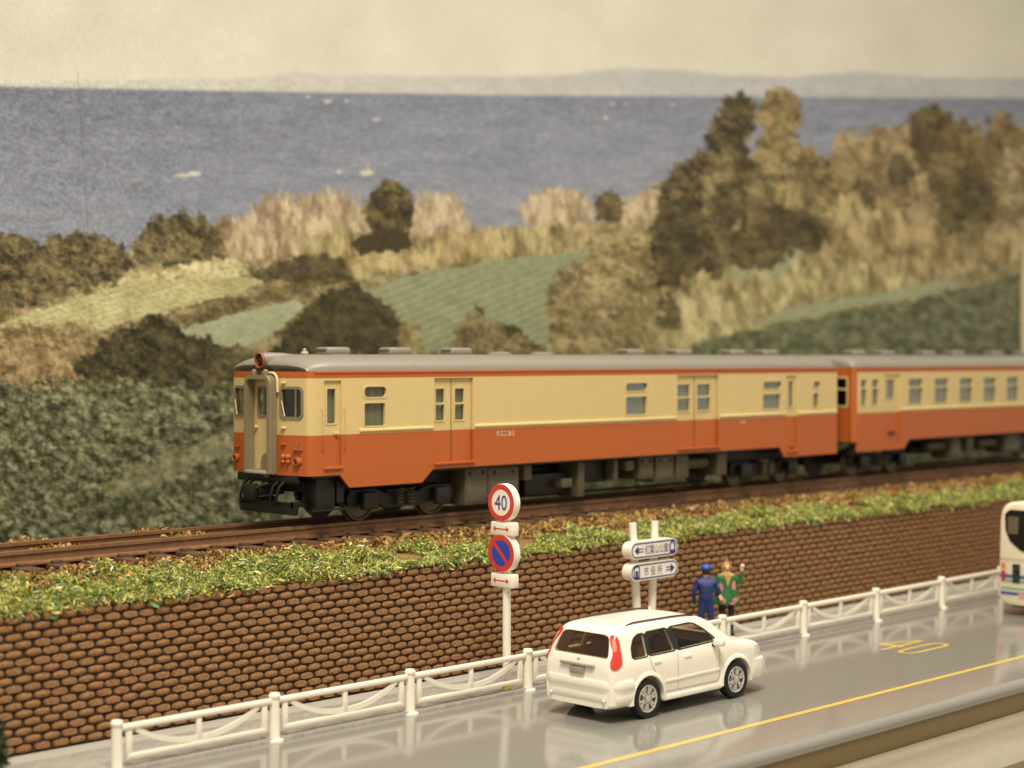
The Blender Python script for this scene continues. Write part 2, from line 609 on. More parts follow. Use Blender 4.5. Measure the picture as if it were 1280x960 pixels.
shards('overhanging_grass', 2600, (7, 61), lambda x, N: 25.43 - .10 * g.random(N) * (np.sin(x * 2.7) * np.sin(x * .83 + 1) > -.15),
       lambda x, y, N: 2.40 - .16 * g.random(N) ** 2 * (np.sin(x * 2.7) * np.sin(x * .83 + 1) > -.15) + .05 * g.random(N), (0.06, 0.2), gm, [.30, .34, .08, .12, .10, .03, .02, .01], aspect=.2, tilt=.7,
       label='ragged grass tufts hanging over the top edge of the brick wall')
bmts = [mat('grain_gold', (168, 128, 66), rough=.9, var=.2), mat('grain_brown', (112, 76, 40), rough=.9, var=.2), mat('grain_tan', (190, 158, 104), rough=.9, var=.2), gm[0]]
shards('ballast_grains', 46000, (7, 61), lambda x, N: np.where(g.random(N) < .55, 26.30 + 1.2 * g.beta(1.5, 1.5, N), np.where(g.random(N) < .6, 28.2 + 1.1 * g.random(N), 29.6 + 1.0 * g.random(N))),
       lambda x, y, N: verge_z(x, y) + np.where(y < 27.9, .05 * np.maximum(0, np.sin(x * 4 + y * 3)), .08 + .17 * np.maximum(0, np.sin(x * 1.3 + 1.5 * np.sin(x * .7)))) + g.uniform(0, .08, N), (0.04, 0.11), bmts, [.4, .25, .25, .10], aspect=.8, tilt=.9,
       label='golden brown ballast grains around the sleepers')

# foam tufts on the left end of the verge
tuft = MB()
for i in range(900):
    x = 8 + 13 * rnd.random() ** 1.2
    y = 25.5 + 1.5 * rnd.random()
    zz = float(verge_z(np.array(x), np.array(y)))
    r = rnd.uniform(.03, .085)
    h = r * rnd.uniform(.8, 2.0)
    q = 6
    o = rnd.random() * 6
    vs = [(x + r * math.cos(o + k * PI / 3) * rnd.uniform(.6, 1.2), y + r * math.sin(o + k * PI / 3) * rnd.uniform(.6, 1.2), zz + rnd.uniform(-.02, .05)) for k in range(q)]
    vs += [(x + rnd.uniform(-.05, .05), y + rnd.uniform(-.05, .05), zz + h)]
    tuft.add(vs, [(k, (k + 1) % q, q) for k in range(q)], rnd.choice([0, 0, 1, 2]))
tag(tuft.build('foam_tufts', gm[:3], smooth=0), 'olive foam tufts among the grass at the left end of the verge', kind='stuff')

# a few pale and pink blossoms on the verge
m_blos = mat('blossom_pink', (222, 150, 130), rough=.8)
m_blosw = mat('blossom_white', (236, 226, 208), rough=.8)
for lab, x, y, ww in (('cream blossom clump on the verge right of the round speed sign', 26.55, 26.6, 1), ('pink and white blossom clump on the verge nearest the railcar centre', 33.2, 26.9, 0)):
    t = thing('flower_clump', (x, y, 2.6), lab, 'flower', 'blossom clumps on the verge')
    for k in range(7):
        a, b, c = x + rnd.uniform(-.1, .1), y + rnd.uniform(-.08, .08), 2.70 + rnd.uniform(0, .16)
        m = MB()
        for p in range(5):
            w = p * 2 * PI / 5
            m.add([(a, b, c), (a + .07 * math.cos(w - .5), b + .07 * math.sin(w - .5), c + .03), (a + .1 * math.cos(w), b + .1 * math.sin(w), c + .02), (a + .07 * math.cos(w + .5), b + .07 * math.sin(w + .5), c + .03)], [(0, 1, 2, 3)])
        m.build('blossom', m_blosw if (ww or k % 3 == 0) else m_blos, t, smooth=0, fix=False)
    MB().cyl((x, y, 2.55), (x, y, 2.74), .02, n=6).build('stem', gm[2], t)

# dark shrub at the left end of the pavement
shrub = thing('shrub', (12.55, 23.95, 0.07), 'small dark green shrub at the left end of the pavement against the brick wall', 'shrub')
MB().cyl((12.55, 23.95, .07), (12.55, 23.95, .5), .04, .02, n=6).build('stem', m_sleeper, shrub)
lf = MB()
for k in range(420):
    a, r, zz = rnd.random() * 2 * PI, .26 * math.sqrt(rnd.random()), rnd.uniform(.15, .95)
    r *= 1.1 - .5 * zz
    p = Vector((12.55 + r * math.cos(a), 23.95 + r * math.sin(a), .07 + zz))
    d = Vector((rnd.uniform(-1, 1), rnd.uniform(-1, 1), rnd.uniform(-.3, 1))).normalized() * .09
    s = d.orthogonal().normalized() * .035
    lf.add([p - d, p + s, p + d, p - s], [(0, 1, 2, 3)])
lf.build('foliage', mat('shrub_leaf', (38, 46, 26), rough=.8, var=.3), shrub, smooth=0, fix=False)


# ================================================================== PRINTED LANDSCAPE BACKDROP (a flat paper print)
def vnoise(x, y, seed):
    t = np.random.default_rng(seed).random((256, 256))
    xi, yi = np.floor(x).astype(int), np.floor(y).astype(int)
    fx, fy = x - xi, y - yi
    fx, fy = fx * fx * (3 - 2 * fx), fy * fy * (3 - 2 * fy)
    a, b = t[yi & 255, xi & 255], t[yi & 255, (xi + 1) & 255]
    c, d = t[(yi + 1) & 255, xi & 255], t[(yi + 1) & 255, (xi + 1) & 255]
    return (a * (1 - fx) + b * fx) * (1 - fy) + (c * (1 - fx) + d * fx) * fy


def fbm(x, y, s, seed, oc=4, g_=0.55):
    r, a, tot = 0, 1.0, 0
    for k in range(oc):
        r = r + a * vnoise(x / s * 2 ** k + 17.3 * k, y / s * 2 ** k + 5.1 * k, seed + k)
        tot += a
        a *= g_
    return r / tot


def paint_print():
    xs = np.arange(-150, 1296, 1.5)
    ys = np.arange(-130, 800, 1.5)
    X, Y = np.meshgrid(xs, ys)
    I = np.zeros(X.shape + (3,))
    dx = (fbm(X, Y, 9, 900, 3) - .5)
    dy = (fbm(X, Y, 9, 950, 3) - .5)

    XF, YF_ = X, Y

    def put(mask, col):
        rws, cls = np.where(mask.any(1))[0], np.where(mask.any(0))[0]
        if not len(rws):
            return
        sl = (slice(rws[0], rws[-1] + 1), slice(cls[0], cls[-1] + 1))
        m = np.clip(mask[sl], 0, 1)[..., None]
        spec_dab = getattr(col, 'dab', None)
        if callable(col):
            col = col(sl)
        else:
            col = np.asarray(col)
            col = col[sl] if col.ndim == 3 else col
        I[sl] = I[sl] * (1 - m) + col * m
        if spec_dab:
            dabs(mask, sl, *spec_dab)

    def kern(w, h, slant=0.0):
        yy, xx = np.mgrid[-h:h + 1, -w:w + 1]
        return np.clip(1.25 - np.sqrt(((xx - slant * yy) / (w + .3)) ** 2 + (yy / (h + .3)) ** 2), 0, 1)[..., None]

    KR = [kern(1, 1), kern(2, 1), kern(1, 2), kern(2, 2), kern(2, 1, .8), kern(2, 1, -.8)]
    KS = [kern(1, 1), kern(1, 1), kern(1, 0), kern(0, 1), kern(2, 1, .8)]
    KV = [kern(1, 4), kern(1, 5, .12), kern(1, 3, -.15), kern(1, 4, .2)]

    def dabs(mask, sl, dark, lite, s, seed, ty, bias, dens, K=None):
        """leaf-sized brush marks over a region, lit in clumps"""
        rg = np.random.default_rng(seed + 5000)
        cells = np.argwhere(mask[sl] > .3)
        n_ = int(len(cells) * dens)
        if n_ < 4:
            return
        x_, y_ = XF[sl], YF_[sl]
        c1 = fbm(x_, y_ * ty, s * 1.5, seed + 31, 3)
        c2 = fbm(x_ + 3, (y_ - 5) * ty, s * 1.5, seed + 31, 3)
        L_ = .45 + bias + (c1 - .5) * 2.0 + (c1 - c2) * 2.2
        pk = cells[rg.integers(0, len(cells), n_)]
        lum = np.clip(L_[pk[:, 0], pk[:, 1]] + rg.normal(0, .17, n_), -.15, 1.1)
        order = np.argsort(lum + rg.normal(0, .25, n_))
        jit = rg.normal(0, 1.1, (n_, 2))
        K = K or (KV if ty < .7 else KR)
        dark, lite = np.asarray(dark, float), np.asarray(lite, float)
        H_, W_ = I.shape[:2]
        hue = rg.normal(0, 4, (n_, 3))
        al = rg.uniform(.45, .95, n_)
        kk = rg.integers(0, len(K), n_)
        for i in order:
            k_ = K[kk[i]]
            h2, w2 = k_.shape[0] // 2, k_.shape[1] // 2
            r_ = int(pk[i, 0] + sl[0].start + jit[i, 0])
            c_ = int(pk[i, 1] + sl[1].start + jit[i, 1])
            if r_ < h2 or c_ < w2 or r_ >= H_ - h2 or c_ >= W_ - w2:
                continue
            col = dark + (lite - dark) * lum[i] + hue[i]
            v = I[r_ - h2:r_ + h2 + 1, c_ - w2:c_ + w2 + 1]
            v += (col - v) * (k_ * al[i])

    def C(a, b, t):
        t = np.clip(t, 0, 1)[..., None]
        return np.asarray(a, float) * (1 - t) + np.asarray(b, float) * t

    def ell(cx, cy, rx, ry, rag=.5, soft=.12):
        q = ((X - cx) / rx) ** 2 + ((Y - cy) / ry) ** 2 + dx * rag * 2
        return np.clip((1 - q) / soft, 0, 1)

    def poly(pts, rag=10, soft=None):
        px, py = X + dx * rag * 2, Y + dy * rag * 2
        inside = np.zeros(X.shape, bool)
        for (x0, y0), (x1, y1) in zip(pts, pts[1:] + pts[:1]):
            if y0 == y1:
                continue
            c = ((y0 > py) != (y1 > py)) & (px < (x1 - x0) * (py - y0) / (y1 - y0) + x0)
            inside ^= c
        return inside.astype(float)

    def leaf(dark, lite, s, seed, con=2.4, bias=0.0, ty=1.0, add=None, dens=.22):
        def f(sl):
            x_, y_ = XF[sl] * 1.5, YF_[sl] * 1.5
            n1 = fbm(x_, y_ * ty, s, seed, 3)
            n2 = fbm(x_ + s * .18, (y_ - s * .25) * ty, s, seed, 3)
            n0 = fbm(x_, y_, s * 3.0, seed + 7, 2)
            t = .42 + bias + (n1 - .5) * con * .55 + (n1 - n2) * con * 1.2 + (n0 - .5) * 1.5
            r = C(dark, lite, t)
            return r if add is None else r + add[sl]
        f.dab = (dark, lite, s, seed, ty, bias, dens) if add is None else None
        return f

    # sky
    t = np.clip((Y + 60) / 160, 0, 1)
    put(np.ones(X.shape), C((193, 183, 160), (206, 196, 172), t) + (fbm(X, Y, 60, 1)[..., None] - .5) * 16)
    # far hills
    hp = np.interp(X, [-150, 0, 90, 200, 340, 372, 400, 470, 640, 700, 740, 800, 860, 905, 990, 1030, 1070, 1120, 1160, 1300], [102, 101, 99, 97, 94, 86, 92, 92, 93, 92, 85, 83, 86, 91, 94, 91, 86, 89, 94, 96])
    hz = np.interp(X, [-150, 0, 300, 640, 1280], [107, 108, 114, 119, 123])
    hill = np.clip((Y - hp - dy * 6) / 5, 0, 1)
    put(hill, C((194, 186, 166), (177, 171, 162), np.clip((X - 200) / 700, 0, 1)) + (fbm(X, Y * 2.2, 22, 20)[..., None] - .5) * 20)
    put(hill * np.clip(1 - np.abs(Y - hz + 3) / 3, 0, 1) * np.clip((fbm(X, Y, 30, 44) - .42) * 6, 0, .45) * (X > 600) * (X < 780), (212, 204, 182))
    # sea
    sea = np.clip((Y - hz + 2) / 5, 0, 1)
    st = fbm(X, Y * 4.5, 46, 30, 5) - .5
    fine = fbm(X, Y * 2.2, 7, 35, 3) - .5
    deep = np.clip((Y - 110) / 160, 0, 1)
    base = C((122, 122, 128), (142, 142, 145), deep) + C((-6, -6, -5), (5, 5, 5), np.clip(X / 900, 0, 1))
    put(sea, base + st[..., None] * np.array([26, 25, 24]) + fine[..., None] * np.array([26, 24, 22]))
    sf = sea * np.clip(1 - np.abs(Y - hz - 3) / 4, 0, 1) * .35
    put(sf, (112, 114, 124))
    for cx, cy, rx, ry, cl in ((228, 219, 13, 2.6, (206, 198, 168)), (243, 217, 9, 3.4, (220, 212, 184)), (170, 225, 6, 1.8, (176, 170, 156)), (458, 216, 10, 4, (220, 205, 172)), (460, 207, 3, 5, (190, 160, 134)), (424, 215, 3.5, 2.5, (210, 205, 190)),
                               (470, 149, 6, 3, (196, 190, 174)), (410, 127, 6, 3, (204, 196, 170)), (433, 126, 4, 2.6, (196, 190, 168)), (385, 121, 4, 2, (190, 184, 166)), (757, 147, 4, 3, (198, 190, 164)), (766, 130, 3, 2, (190, 184, 168)), (783, 130, 3, 2, (190, 184, 168)),
                               (840, 131, 4, 2, (180, 176, 166)), (512, 217, 18, 1.4, (158, 158, 160)), (300, 216, 34, 1.1, (112, 114, 124))):
        put(ell(cx, cy, rx * 1.15, ry * 1.15, .3, .9) * .8, cl)
    # land base
    land = poly([(-160, 300), (0, 312), (150, 318), (290, 290), (420, 268), (520, 300), (600, 290), (660, 284), (740, 280), (830, 270), (1000, 250), (1310, 240), (1310, 810), (-160, 810)], 9)
    put(land, leaf((104, 90, 56), (176, 156, 108), 14, 60))
    tan_d, tan_l = (128, 106, 70), (206, 180, 132)
    # tan reed trees on the shore, feathered tops
    for cx, cy, rx, ry, sd in ((300, 300, 46, 30, 1), (352, 285, 48, 42, 2), (415, 288, 60, 50, 3), (545, 276, 44, 36, 4), (505, 300, 30, 44, 6), (575, 300, 34, 22, 5), (697, 264, 46, 30, 7), (800, 268, 40, 24, 8), (825, 255, 24, 30, 9)):
        put(ell(cx, cy, rx * 1.12, ry * 1.1, .35, .95) * np.clip(.35 + 1.3 * fbm(X, Y * .45, 5, 77, 2), 0, 1), leaf((140, 116, 84), (204, 180, 140), 7, 70 + sd, 1.8, .12, .4))
    put(poly([(380, 300), (440, 290), (520, 300), (640, 285), (760, 280), (830, 300), (830, 330), (640, 318), (520, 332), (420, 352), (380, 350)], 7), leaf((116, 98, 60), (196, 174, 120), 10, 91, 2.6, .05, .5))
    put(ell(488, 264, 31, 39, .35), leaf((58, 50, 32), (122, 106, 66), 9, 101, 2.4, -.05))
    put(poly([(440, 300), (478, 285), (510, 292), (515, 312), (450, 320)], 8), (70, 60, 38))
    put(ell(763, 260, 19, 22, .9, .3), leaf((66, 57, 36), (126, 108, 68), 8, 103, 2.2))
    # left bushes
    for cx, cy, rx, ry, sd in ((-90, 330, 80, 46, 111), (15, 340, 54, 46, 112), (102, 326, 62, 34, 113), (226, 306, 62, 38, 114)):
        put(ell(cx, cy, rx, ry, .5), leaf((62, 54, 34), (140, 122, 80), 9, sd, 2.6, -.02))
    put(poly([(130, 360), (200, 332), (290, 322), (312, 335), (290, 352), (180, 366)], 10), leaf((150, 130, 84), (222, 204, 148), 9, 120, 2.2, .1))
    # pale field strips on the left
    put(poly([(-10, 410), (60, 382), (160, 352), (330, 345), (330, 356), (230, 384), (120, 414), (30, 432)], 6), leaf((166, 152, 100), (204, 192, 136), 8, 130, 1.6, .1, 2, add=np.sin(Y * .9 + X * .28)[..., None] * 7))
    put(poly([(220, 398), (400, 345), (420, 352), (300, 388), (240, 410)], 6), leaf((84, 72, 44), (136, 118, 74), 8, 131))
    put(poly([(310, 340), (395, 318), (430, 325), (440, 352), (330, 352)], 8), leaf((70, 60, 38), (110, 94, 58), 9, 132))
    put(poly([(222, 412), (368, 374), (380, 382), (356, 408), (290, 442), (232, 436)], 4), C((152, 151, 112), (178, 175, 134), fbm(X, Y, 8, 133)) + np.sin(X * .5 + Y * 1.1)[..., None] * 5)
    # weeds
    put(poly([(-160, 400), (10, 408), (110, 405), (150, 440), (120, 500), (-160, 520)], 16), leaf((112, 92, 58), (186, 160, 110), 10, 140, 2.4))
    # main green field with crop rows
    fld = poly([(420, 372), (520, 342), (640, 322), (742, 312), (738, 332), (700, 372), (680, 450), (525, 450), (498, 404)], 4)
    rows = np.sin((X * .42 + Y * 1.05) * .62 + 1.6 * (fbm(X, Y, 40, 150) - .5))
    put(fld, C((130, 130, 92), (163, 160, 120), .5 + .28 * rows * np.clip((Y - 318) / 40, .3, 1) + (fbm(X, Y, 7, 151) - .5)))
    # dark mass behind the roof
    put(poly([(330, 450), (366, 404), (398, 366), (440, 360), (486, 384), (514, 415), (516, 452)], 9), leaf((58, 51, 32), (92, 80, 50), 9, 160, 1.8))
    put(poly([(496, 450), (505, 400), (522, 408), (532, 450)], 8), leaf((118, 102, 62), (176, 156, 104), 8, 161))
    put(poly([(556, 450), (575, 405), (600, 385), (612, 405), (650, 408), (690, 450)], 10), leaf((80, 68, 42), (158, 138, 92), 10, 162, 2.6))
    # right: olive ground and trees
    put(poly([(826, 330), (1000, 290), (1310, 270), (1310, 450), (820, 450)], 8), leaf((112, 98, 60), (184, 166, 112), 11, 170, 2.4, 0, .6))
    put(poly([(905, 350), (945, 305), (1000, 300), (1050, 318), (1060, 345), (980, 350)], 8), C((148, 145, 104), (172, 167, 124), fbm(X, Y, 9, 171)))
    for cx, cy, rx, ry, sd, dk, lt in ((730, 392, 48, 62, 180, (104, 88, 54), (176, 154, 106)), (775, 350, 52, 58, 181, (112, 96, 60), (184, 162, 112)), (800, 400, 40, 54, 182, (100, 86, 54), (170, 150, 100)),
                                       (1100, 235, 92, 74, 183, (112, 92, 58), (176, 152, 110)), (1050, 260, 50, 72, 184, (108, 90, 56), (168, 144, 102)), (1150, 240, 48, 92, 185, (116, 96, 60), (182, 158, 114)),
                                       (1168, 172, 32, 42, 186, (66, 57, 36), (112, 96, 58)), (1205, 215, 44, 62, 187, (84, 70, 42), (140, 118, 74)), (1255, 210, 40, 66, 188, (92, 76, 46), (158, 132, 84)), (1285, 250, 44, 70, 189, (112, 94, 58), (184, 162, 118)),
                                       (1000, 250, 52, 66, 190, (88, 74, 46), (160, 138, 90)), (960, 250, 40, 60, 191, (92, 78, 48), (168, 146, 94)), (940, 290, 60, 46, 192, (66, 57, 36), (124, 106, 66))):
        put(ell(cx, cy, rx, ry, .6), leaf(dk, lt, 12, sd, 2.6))
    # tall dark tree
    put(poly([(820, 362), (816, 300), (824, 240), (846, 205), (884, 186), (892, 150), (910, 126), (932, 118), (942, 132), (938, 178), (930, 300), (900, 350), (860, 372)], 12), leaf((58, 50, 31), (136, 117, 76), 12, 200, 2.8, -.10))
    put(ell(975, 142, 27, 32, .4), leaf((90, 76, 46), (164, 140, 90), 9, 201, 2.4))
    put(poly([(938, 200), (955, 165), (1000, 175), (1004, 210), (985, 250), (940, 250)], 9), leaf((96, 82, 50), (170, 148, 98), 10, 202, 2.4))
    put(ell(905, 245, 30, 62, 1.0, .6) * .5, leaf((96, 84, 52), (168, 148, 98), 10, 203, 2.6))
    put(ell(850, 300, 30, 60, .6, .4) * .8, leaf((58, 50, 32), (104, 90, 56), 11, 204, 2.2))
    put(ell(1215, 245, 22, 40, .7, .4) * .8, leaf((70, 60, 38), (110, 94, 58), 11, 205))
    put(ell(990, 290, 44, 24, .7, .4) * .8, leaf((66, 57, 36), (106, 90, 56), 11, 206))
    for cx, cy, rx, ry, sd in ((1012, 296, 34, 24, 251), (1078, 252, 20, 30, 252), (1190, 268, 18, 40, 253), (1128, 214, 22, 18, 254), (1228, 260, 20, 30, 255), (905, 262, 16, 30, 256), (930, 215, 14, 24, 257)):
        put(ell(cx, cy, rx, ry, 1.0, .6) * .75, leaf((62, 54, 34), (112, 96, 58), 10, sd, 2.2, -.05))
    for cx, y0, y1, lean in ((1148, 205, 300, .06), (1160, 215, 302, -.05), (1136, 220, 300, .1), (1054, 250, 310, .05), (985, 200, 262, -.04)):
        xx_ = cx + (Y - y0) * lean + 3 * np.sin(Y * .09 + cx)
        put(np.clip(1.4 - np.abs(X - xx_) / 1.4, 0, 1) * (Y > y0) * (Y < y1) * .65, (186, 164, 122))
    # hedge of pampas along the field
    put(poly([(822, 440), (836, 380), (870, 340), (905, 356), (935, 345), (975, 352), (1010, 318), (1060, 300), (1090, 330), (1140, 345), (1125, 356), (1040, 366), (950, 410), (905, 430), (860, 440)], 12), leaf((128, 112, 70), (206, 186, 130), 11, 210, 2.8, .05, .55))
    put(ell(838, 395, 16, 24, 1.2, .6) * .7, leaf((78, 68, 42), (116, 100, 62), 8, 209))
    for cx, cy, rx, ry, sd in ((1065, 285, 26, 46, 215), (1110, 300, 26, 44, 216), (1160, 312, 30, 34, 217), (1205, 318, 30, 26, 218), (1260, 310, 34, 24, 219)):
        put(ell(cx, cy, rx, ry, .8), leaf((118, 100, 62), (192, 168, 116), 9, sd, 2.4, .03, .55))
    # right fields
    put(poly([(935, 408), (985, 384), (1100, 366), (1210, 340), (1310, 318), (1310, 338), (1220, 352), (1190, 366), (1080, 382), (990, 400)], 4), C((150, 149, 108), (170, 167, 124), fbm(X, Y, 9, 220)))
    put(poly([(1180, 350), (1240, 328), (1310, 318), (1310, 345), (1215, 368)], 10), leaf((120, 108, 70), (168, 156, 108), 9, 221))
    put(poly([(830, 460), (880, 426), (1000, 402), (1180, 368), (1310, 336), (1310, 480), (830, 480)], 5), leaf((84, 84, 56), (136, 133, 96), 6, 222, 2.0, -.02))
    # big leafy crop on the left
    crop_m = poly([(-160, 500), (0, 478), (60, 488), (120, 470), (200, 476), (260, 462), (330, 450), (840, 452), (1310, 470), (1310, 810), (-160, 810)], 24)
    sc = 7.0
    n_c = fbm(X, Y, sc, 230, 3)
    cr = C((74, 72, 46), (136, 133, 96), .36 + (n_c - .5) * 2.0 + (fbm(X, Y, 60, 231, 2) - .5) * .8)
    put(crop_m, cr)
    rws, cls = np.where(crop_m.any(1))[0], np.where(crop_m.any(0))[0]
    vis = crop_m * (X < 330) * (Y < 700)
    dabs(vis, (slice(0, I.shape[0]), slice(0, I.shape[1])), (56, 54, 33), (166, 161, 120), 4.5, 233, 1.0, -.04, .34, KS)
    dabs(crop_m * (X >= 330) * (Y < 700), (slice(0, I.shape[0]), slice(0, I.shape[1])), (66, 66, 42), (150, 147, 112), 5.0, 234, 1.0, -.02, .08)
    put(poly([(120, 606), (200, 574), (320, 530), (330, 548), (230, 590), (150, 622)], 14) * .6, leaf((112, 106, 72), (160, 152, 112), 7, 236))
    put(poly([(100, 630), (230, 594), (330, 552), (330, 575), (220, 612), (120, 650)], 14) * .35, (66, 66, 44))
    # dark shrub in front of the crop
    put(poly([(88, 462), (120, 430), (170, 408), (200, 396), (240, 418), (280, 436), (300, 478), (240, 484), (190, 474), (130, 478)], 16), leaf((52, 46, 28), (104, 92, 58), 8, 240, 2.4, -.08))
    put(poly([(255, 450), (300, 430), (330, 440), (330, 480), (260, 482)], 14) * .8, leaf((66, 58, 36), (120, 104, 66), 8, 241))
    for _ in range(1):
        I[1:-1, 1:-1] = (I[1:-1, 1:-1] * 2 + I[:-2, 1:-1] + I[2:, 1:-1] + I[1:-1, :-2] + I[1:-1, 2:]) / 6
    # the fold in the paper and the print grain
    fold = np.clip(1 - np.abs(X - (97 + (Y - 90) * .065)) / 1.2, 0, 1) * (Y < 300) * (Y > 90)
    I[:] = I * (1 -   .14 * fold[..., None])
    gr = np.where(Y < 100, .35, 1.0)
    I[:] += ((fbm(X, Y, 3.2, 300, 2) - .5) * gr * (16 + 22 * np.clip(1 - X / 500, 0, 1)))[..., None]
    I[:] += (np.random.default_rng(3).normal(0, 1, I.shape) * (gr * (1.5 + 3 * np.clip(1 - X / 500, 0, 1)))[..., None])
    I[:] += (np.sin(X * 2.1) * np.sin(Y * 2.1) * 2.5)[..., None]
    return xs, ys, np.clip(I, 4, 250)


PRINT_GAIN = (0.86, 0.94, 1.08)
xs, ys, I = paint_print()
# the sheet stands upright behind the track; A and B are two points of its foot line, in plan
A_, B_ = np.array([18.1, 34.2]), np.array([60.8, 32.6])
nrm = np.array([-(B_ - A_)[1], (B_ - A_)[0]])
PX, PY = np.meshgrid(xs, ys)
xr_ = (PX - 640) / 2100.0
ru, rn = SN * xr_ + CS, -CS * xr_ + SN
dep = (A_ @ nrm) / (ru * nrm[0] + rn * nrm[1])
co = np.stack([ru * dep, rn * dep, 6.62 - (PY - 447) / 2100.0 * dep], -1)
h_, w_ = PX.shape
me = bpy.data.meshes.new('landscape_backdrop')
me.vertices.add(h_ * w_)
me.vertices.foreach_set('co', co.reshape(-1).astype(np.float32))
ii = np.arange(h_ * w_).reshape(h_, w_)
q = np.stack([ii[:-1, :-1], ii[1:, :-1], ii[1:, 1:], ii[:-1, 1:]], -1).reshape(-1, 4)
cxq = (PX[:-1, :-1] + .75).reshape(-1)
cyq = (PY[:-1, :-1] + .75).reshape(-1)
q = q[cxq < 1276.5 + np.maximum(0, 345 - cyq) * .09]
me.loops.add(q.size)
me.loops.foreach_set('vertex_index', q.reshape(-1).astype(np.int32))
me.polygons.add(len(q))
me.polygons.foreach_set('loop_start', (np.arange(len(q)) * 4).astype(np.int32))
me.update(calc_edges=True)
att = me.color_attributes.new('ink', 'FLOAT_COLOR', 'POINT')
Il = I / 255.0
Il = np.where(Il <= .04045, Il / 12.92, ((Il + .055) / 1.055) ** 2.4)
rgba = np.concatenate([Il, np.ones(Il.shape[:2] + (1,))], -1)
att.data.foreach_set('color', rgba.reshape(-1).astype(np.float32))
m_print = bpy.data.materials.new('printed_paper')
m_print.use_nodes = True
nt = m_print.node_tree
an = nt.nodes.new('ShaderNodeAttribute')
an.attribute_name = 'ink'
gain = nt.nodes.new('ShaderNodeMix')
gain.data_type = 'RGBA'
gain.blend_type = 'MULTIPLY'
gain.inputs[0].default_value = 1
nt.links.new(an.outputs['Color'], gain.inputs[6])
gain.inputs[7].default_value = (PRINT_GAIN[0], PRINT_GAIN[1], PRINT_GAIN[2], 1)
nt.links.new(gain.outputs[2], nt.nodes['Principled BSDF'].inputs['Base Color'])
nt.nodes['Principled BSDF'].inputs['Roughness'].default_value = 0.6
nt.nodes['Principled BSDF'].inputs['Specular IOR Level'].default_value = 0.2
me.materials.append(m_print)
bd = link_mesh('landscape_backdrop', me)
tag(bd, 'flat printed backdrop sheet showing fields, trees and a grey sea behind the train', 'backdrop')

# cream board behind the right edge of the print
dir2 = (B_ - A_) / np.linalg.norm(B_ - A_)
e0 = np.array([59.5, 33.1])
e1 = e0 + dir2 * 18
mb = MB()
off = np.array([-dir2[1], dir2[0]]) * .3
p0, p1, p2, p3 = e0 + off * .5, e1 + off * .5, e1 + off * 2, e0 + off * 2
mb.add([(*p0, -1), (*p1, -1), (*p2, -1), (*p3, -1), (*p0, 22), (*p1, 22), (*p2, 22), (*p3, 22)], [(0, 1, 5, 4), (1, 2, 6, 5), (2, 3, 7, 6), (3, 0, 4, 7), (4, 5, 6, 7), (3, 2, 1, 0)])
tag(mb.build('backing_board', mat('cream_board', (222, 208, 172), rough=.7), smooth=0), 'plain cream board showing past the right edge of the printed backdrop', 'board')


# ================================================================== RAILCARS
M_liv = livery('railcar_livery')
M_verm = mat('vermilion_paint', (177, 91, 38), rough=0.42, var=.03)
M_cream = mat('cream_paint', (207, 185, 128), rough=0.42, var=.03)
M_ivory = mat('ivory_trim', (226, 208, 150), rough=0.4, var=.02)
M_gang = mat('gangway_grey', (128, 118, 92), rough=0.5, var=.04)
M_curt = mat('curtain_grey', (138, 136, 112), rough=0.8, var=.1)
M_int = mat('interior_brown', (70, 58, 40), rough=0.8)
M_steel = mat('wheel_steel', (96, 86, 66), rough=0.4, metal=0.4)
M_lens = mat('lens_dark', (34, 22, 16), rough=0.12)
YN, YF, YC = 27.4, 30.14, 28.77
ZB, ZW, ZG, ZSK = 4.17, 5.01, 6.33, 3.89


def side_plate(mb, outline, holes, y, out, thick):
    mb.plate(outline, holes, (0, y, 0), UX, UZ, Vector((0, out, 0)), thick)


def window_set(car, x0, x1, z0, z1, r=.05, curtain=True, split=None, frame=M_ivory, near=True, y=YN, ycur=.075):
    """a sash window: frame, glass pane and pleated curtain inside"""
    s = -1 if near else 1
    yy = y
    m = MB()
    holes = [rr(x0 + .03, x1 - .03, z0 + .03, z1 - .03, max(r - .02, .01))]
    if split:
        holes = [rr(x0 + .03, x1 - .03, z0 + .03, split - .02, max(r - .02, .01)), rr(x0 + .03, x1 - .03, split + .02, z1 - .03, max(r - .02, .01))]
    side_plate(m, rr(x0, x1, z0, z1, r), holes, yy + s * .012, s, .07)
    w = m.build('window', frame, car)
    g_ = MB()
    side_plate(g_, rr(x0 + .02, x1 - .02, z0 + .02, z1 - .02, max(r - .02, .01)), [], yy - s * .045, s, .01)
    g_.build('pane', M_glass, w, smooth=0)
    if curtain:
        c = MB()
        k = max(int((x1 - x0) / .045), 8)
        vs = []
        for i in range(k + 1):
            xx = x0 - .03 + (x1 - x0 + .06) * i / k
            yo = yy - s * (ycur +   .05 * (i % 2) + .012 * math.sin(i * 1.7))
            vs += [(xx, yo, z0 - .04), (xx, yo, z1 + .04)]
        c.add(vs, [(2 * i, 2 * i + 2, 2 * i + 3, 2 * i + 1) for i in range(k)])
        c.build('curtain', M_curt, w, smooth=0, fix=False)
    return w


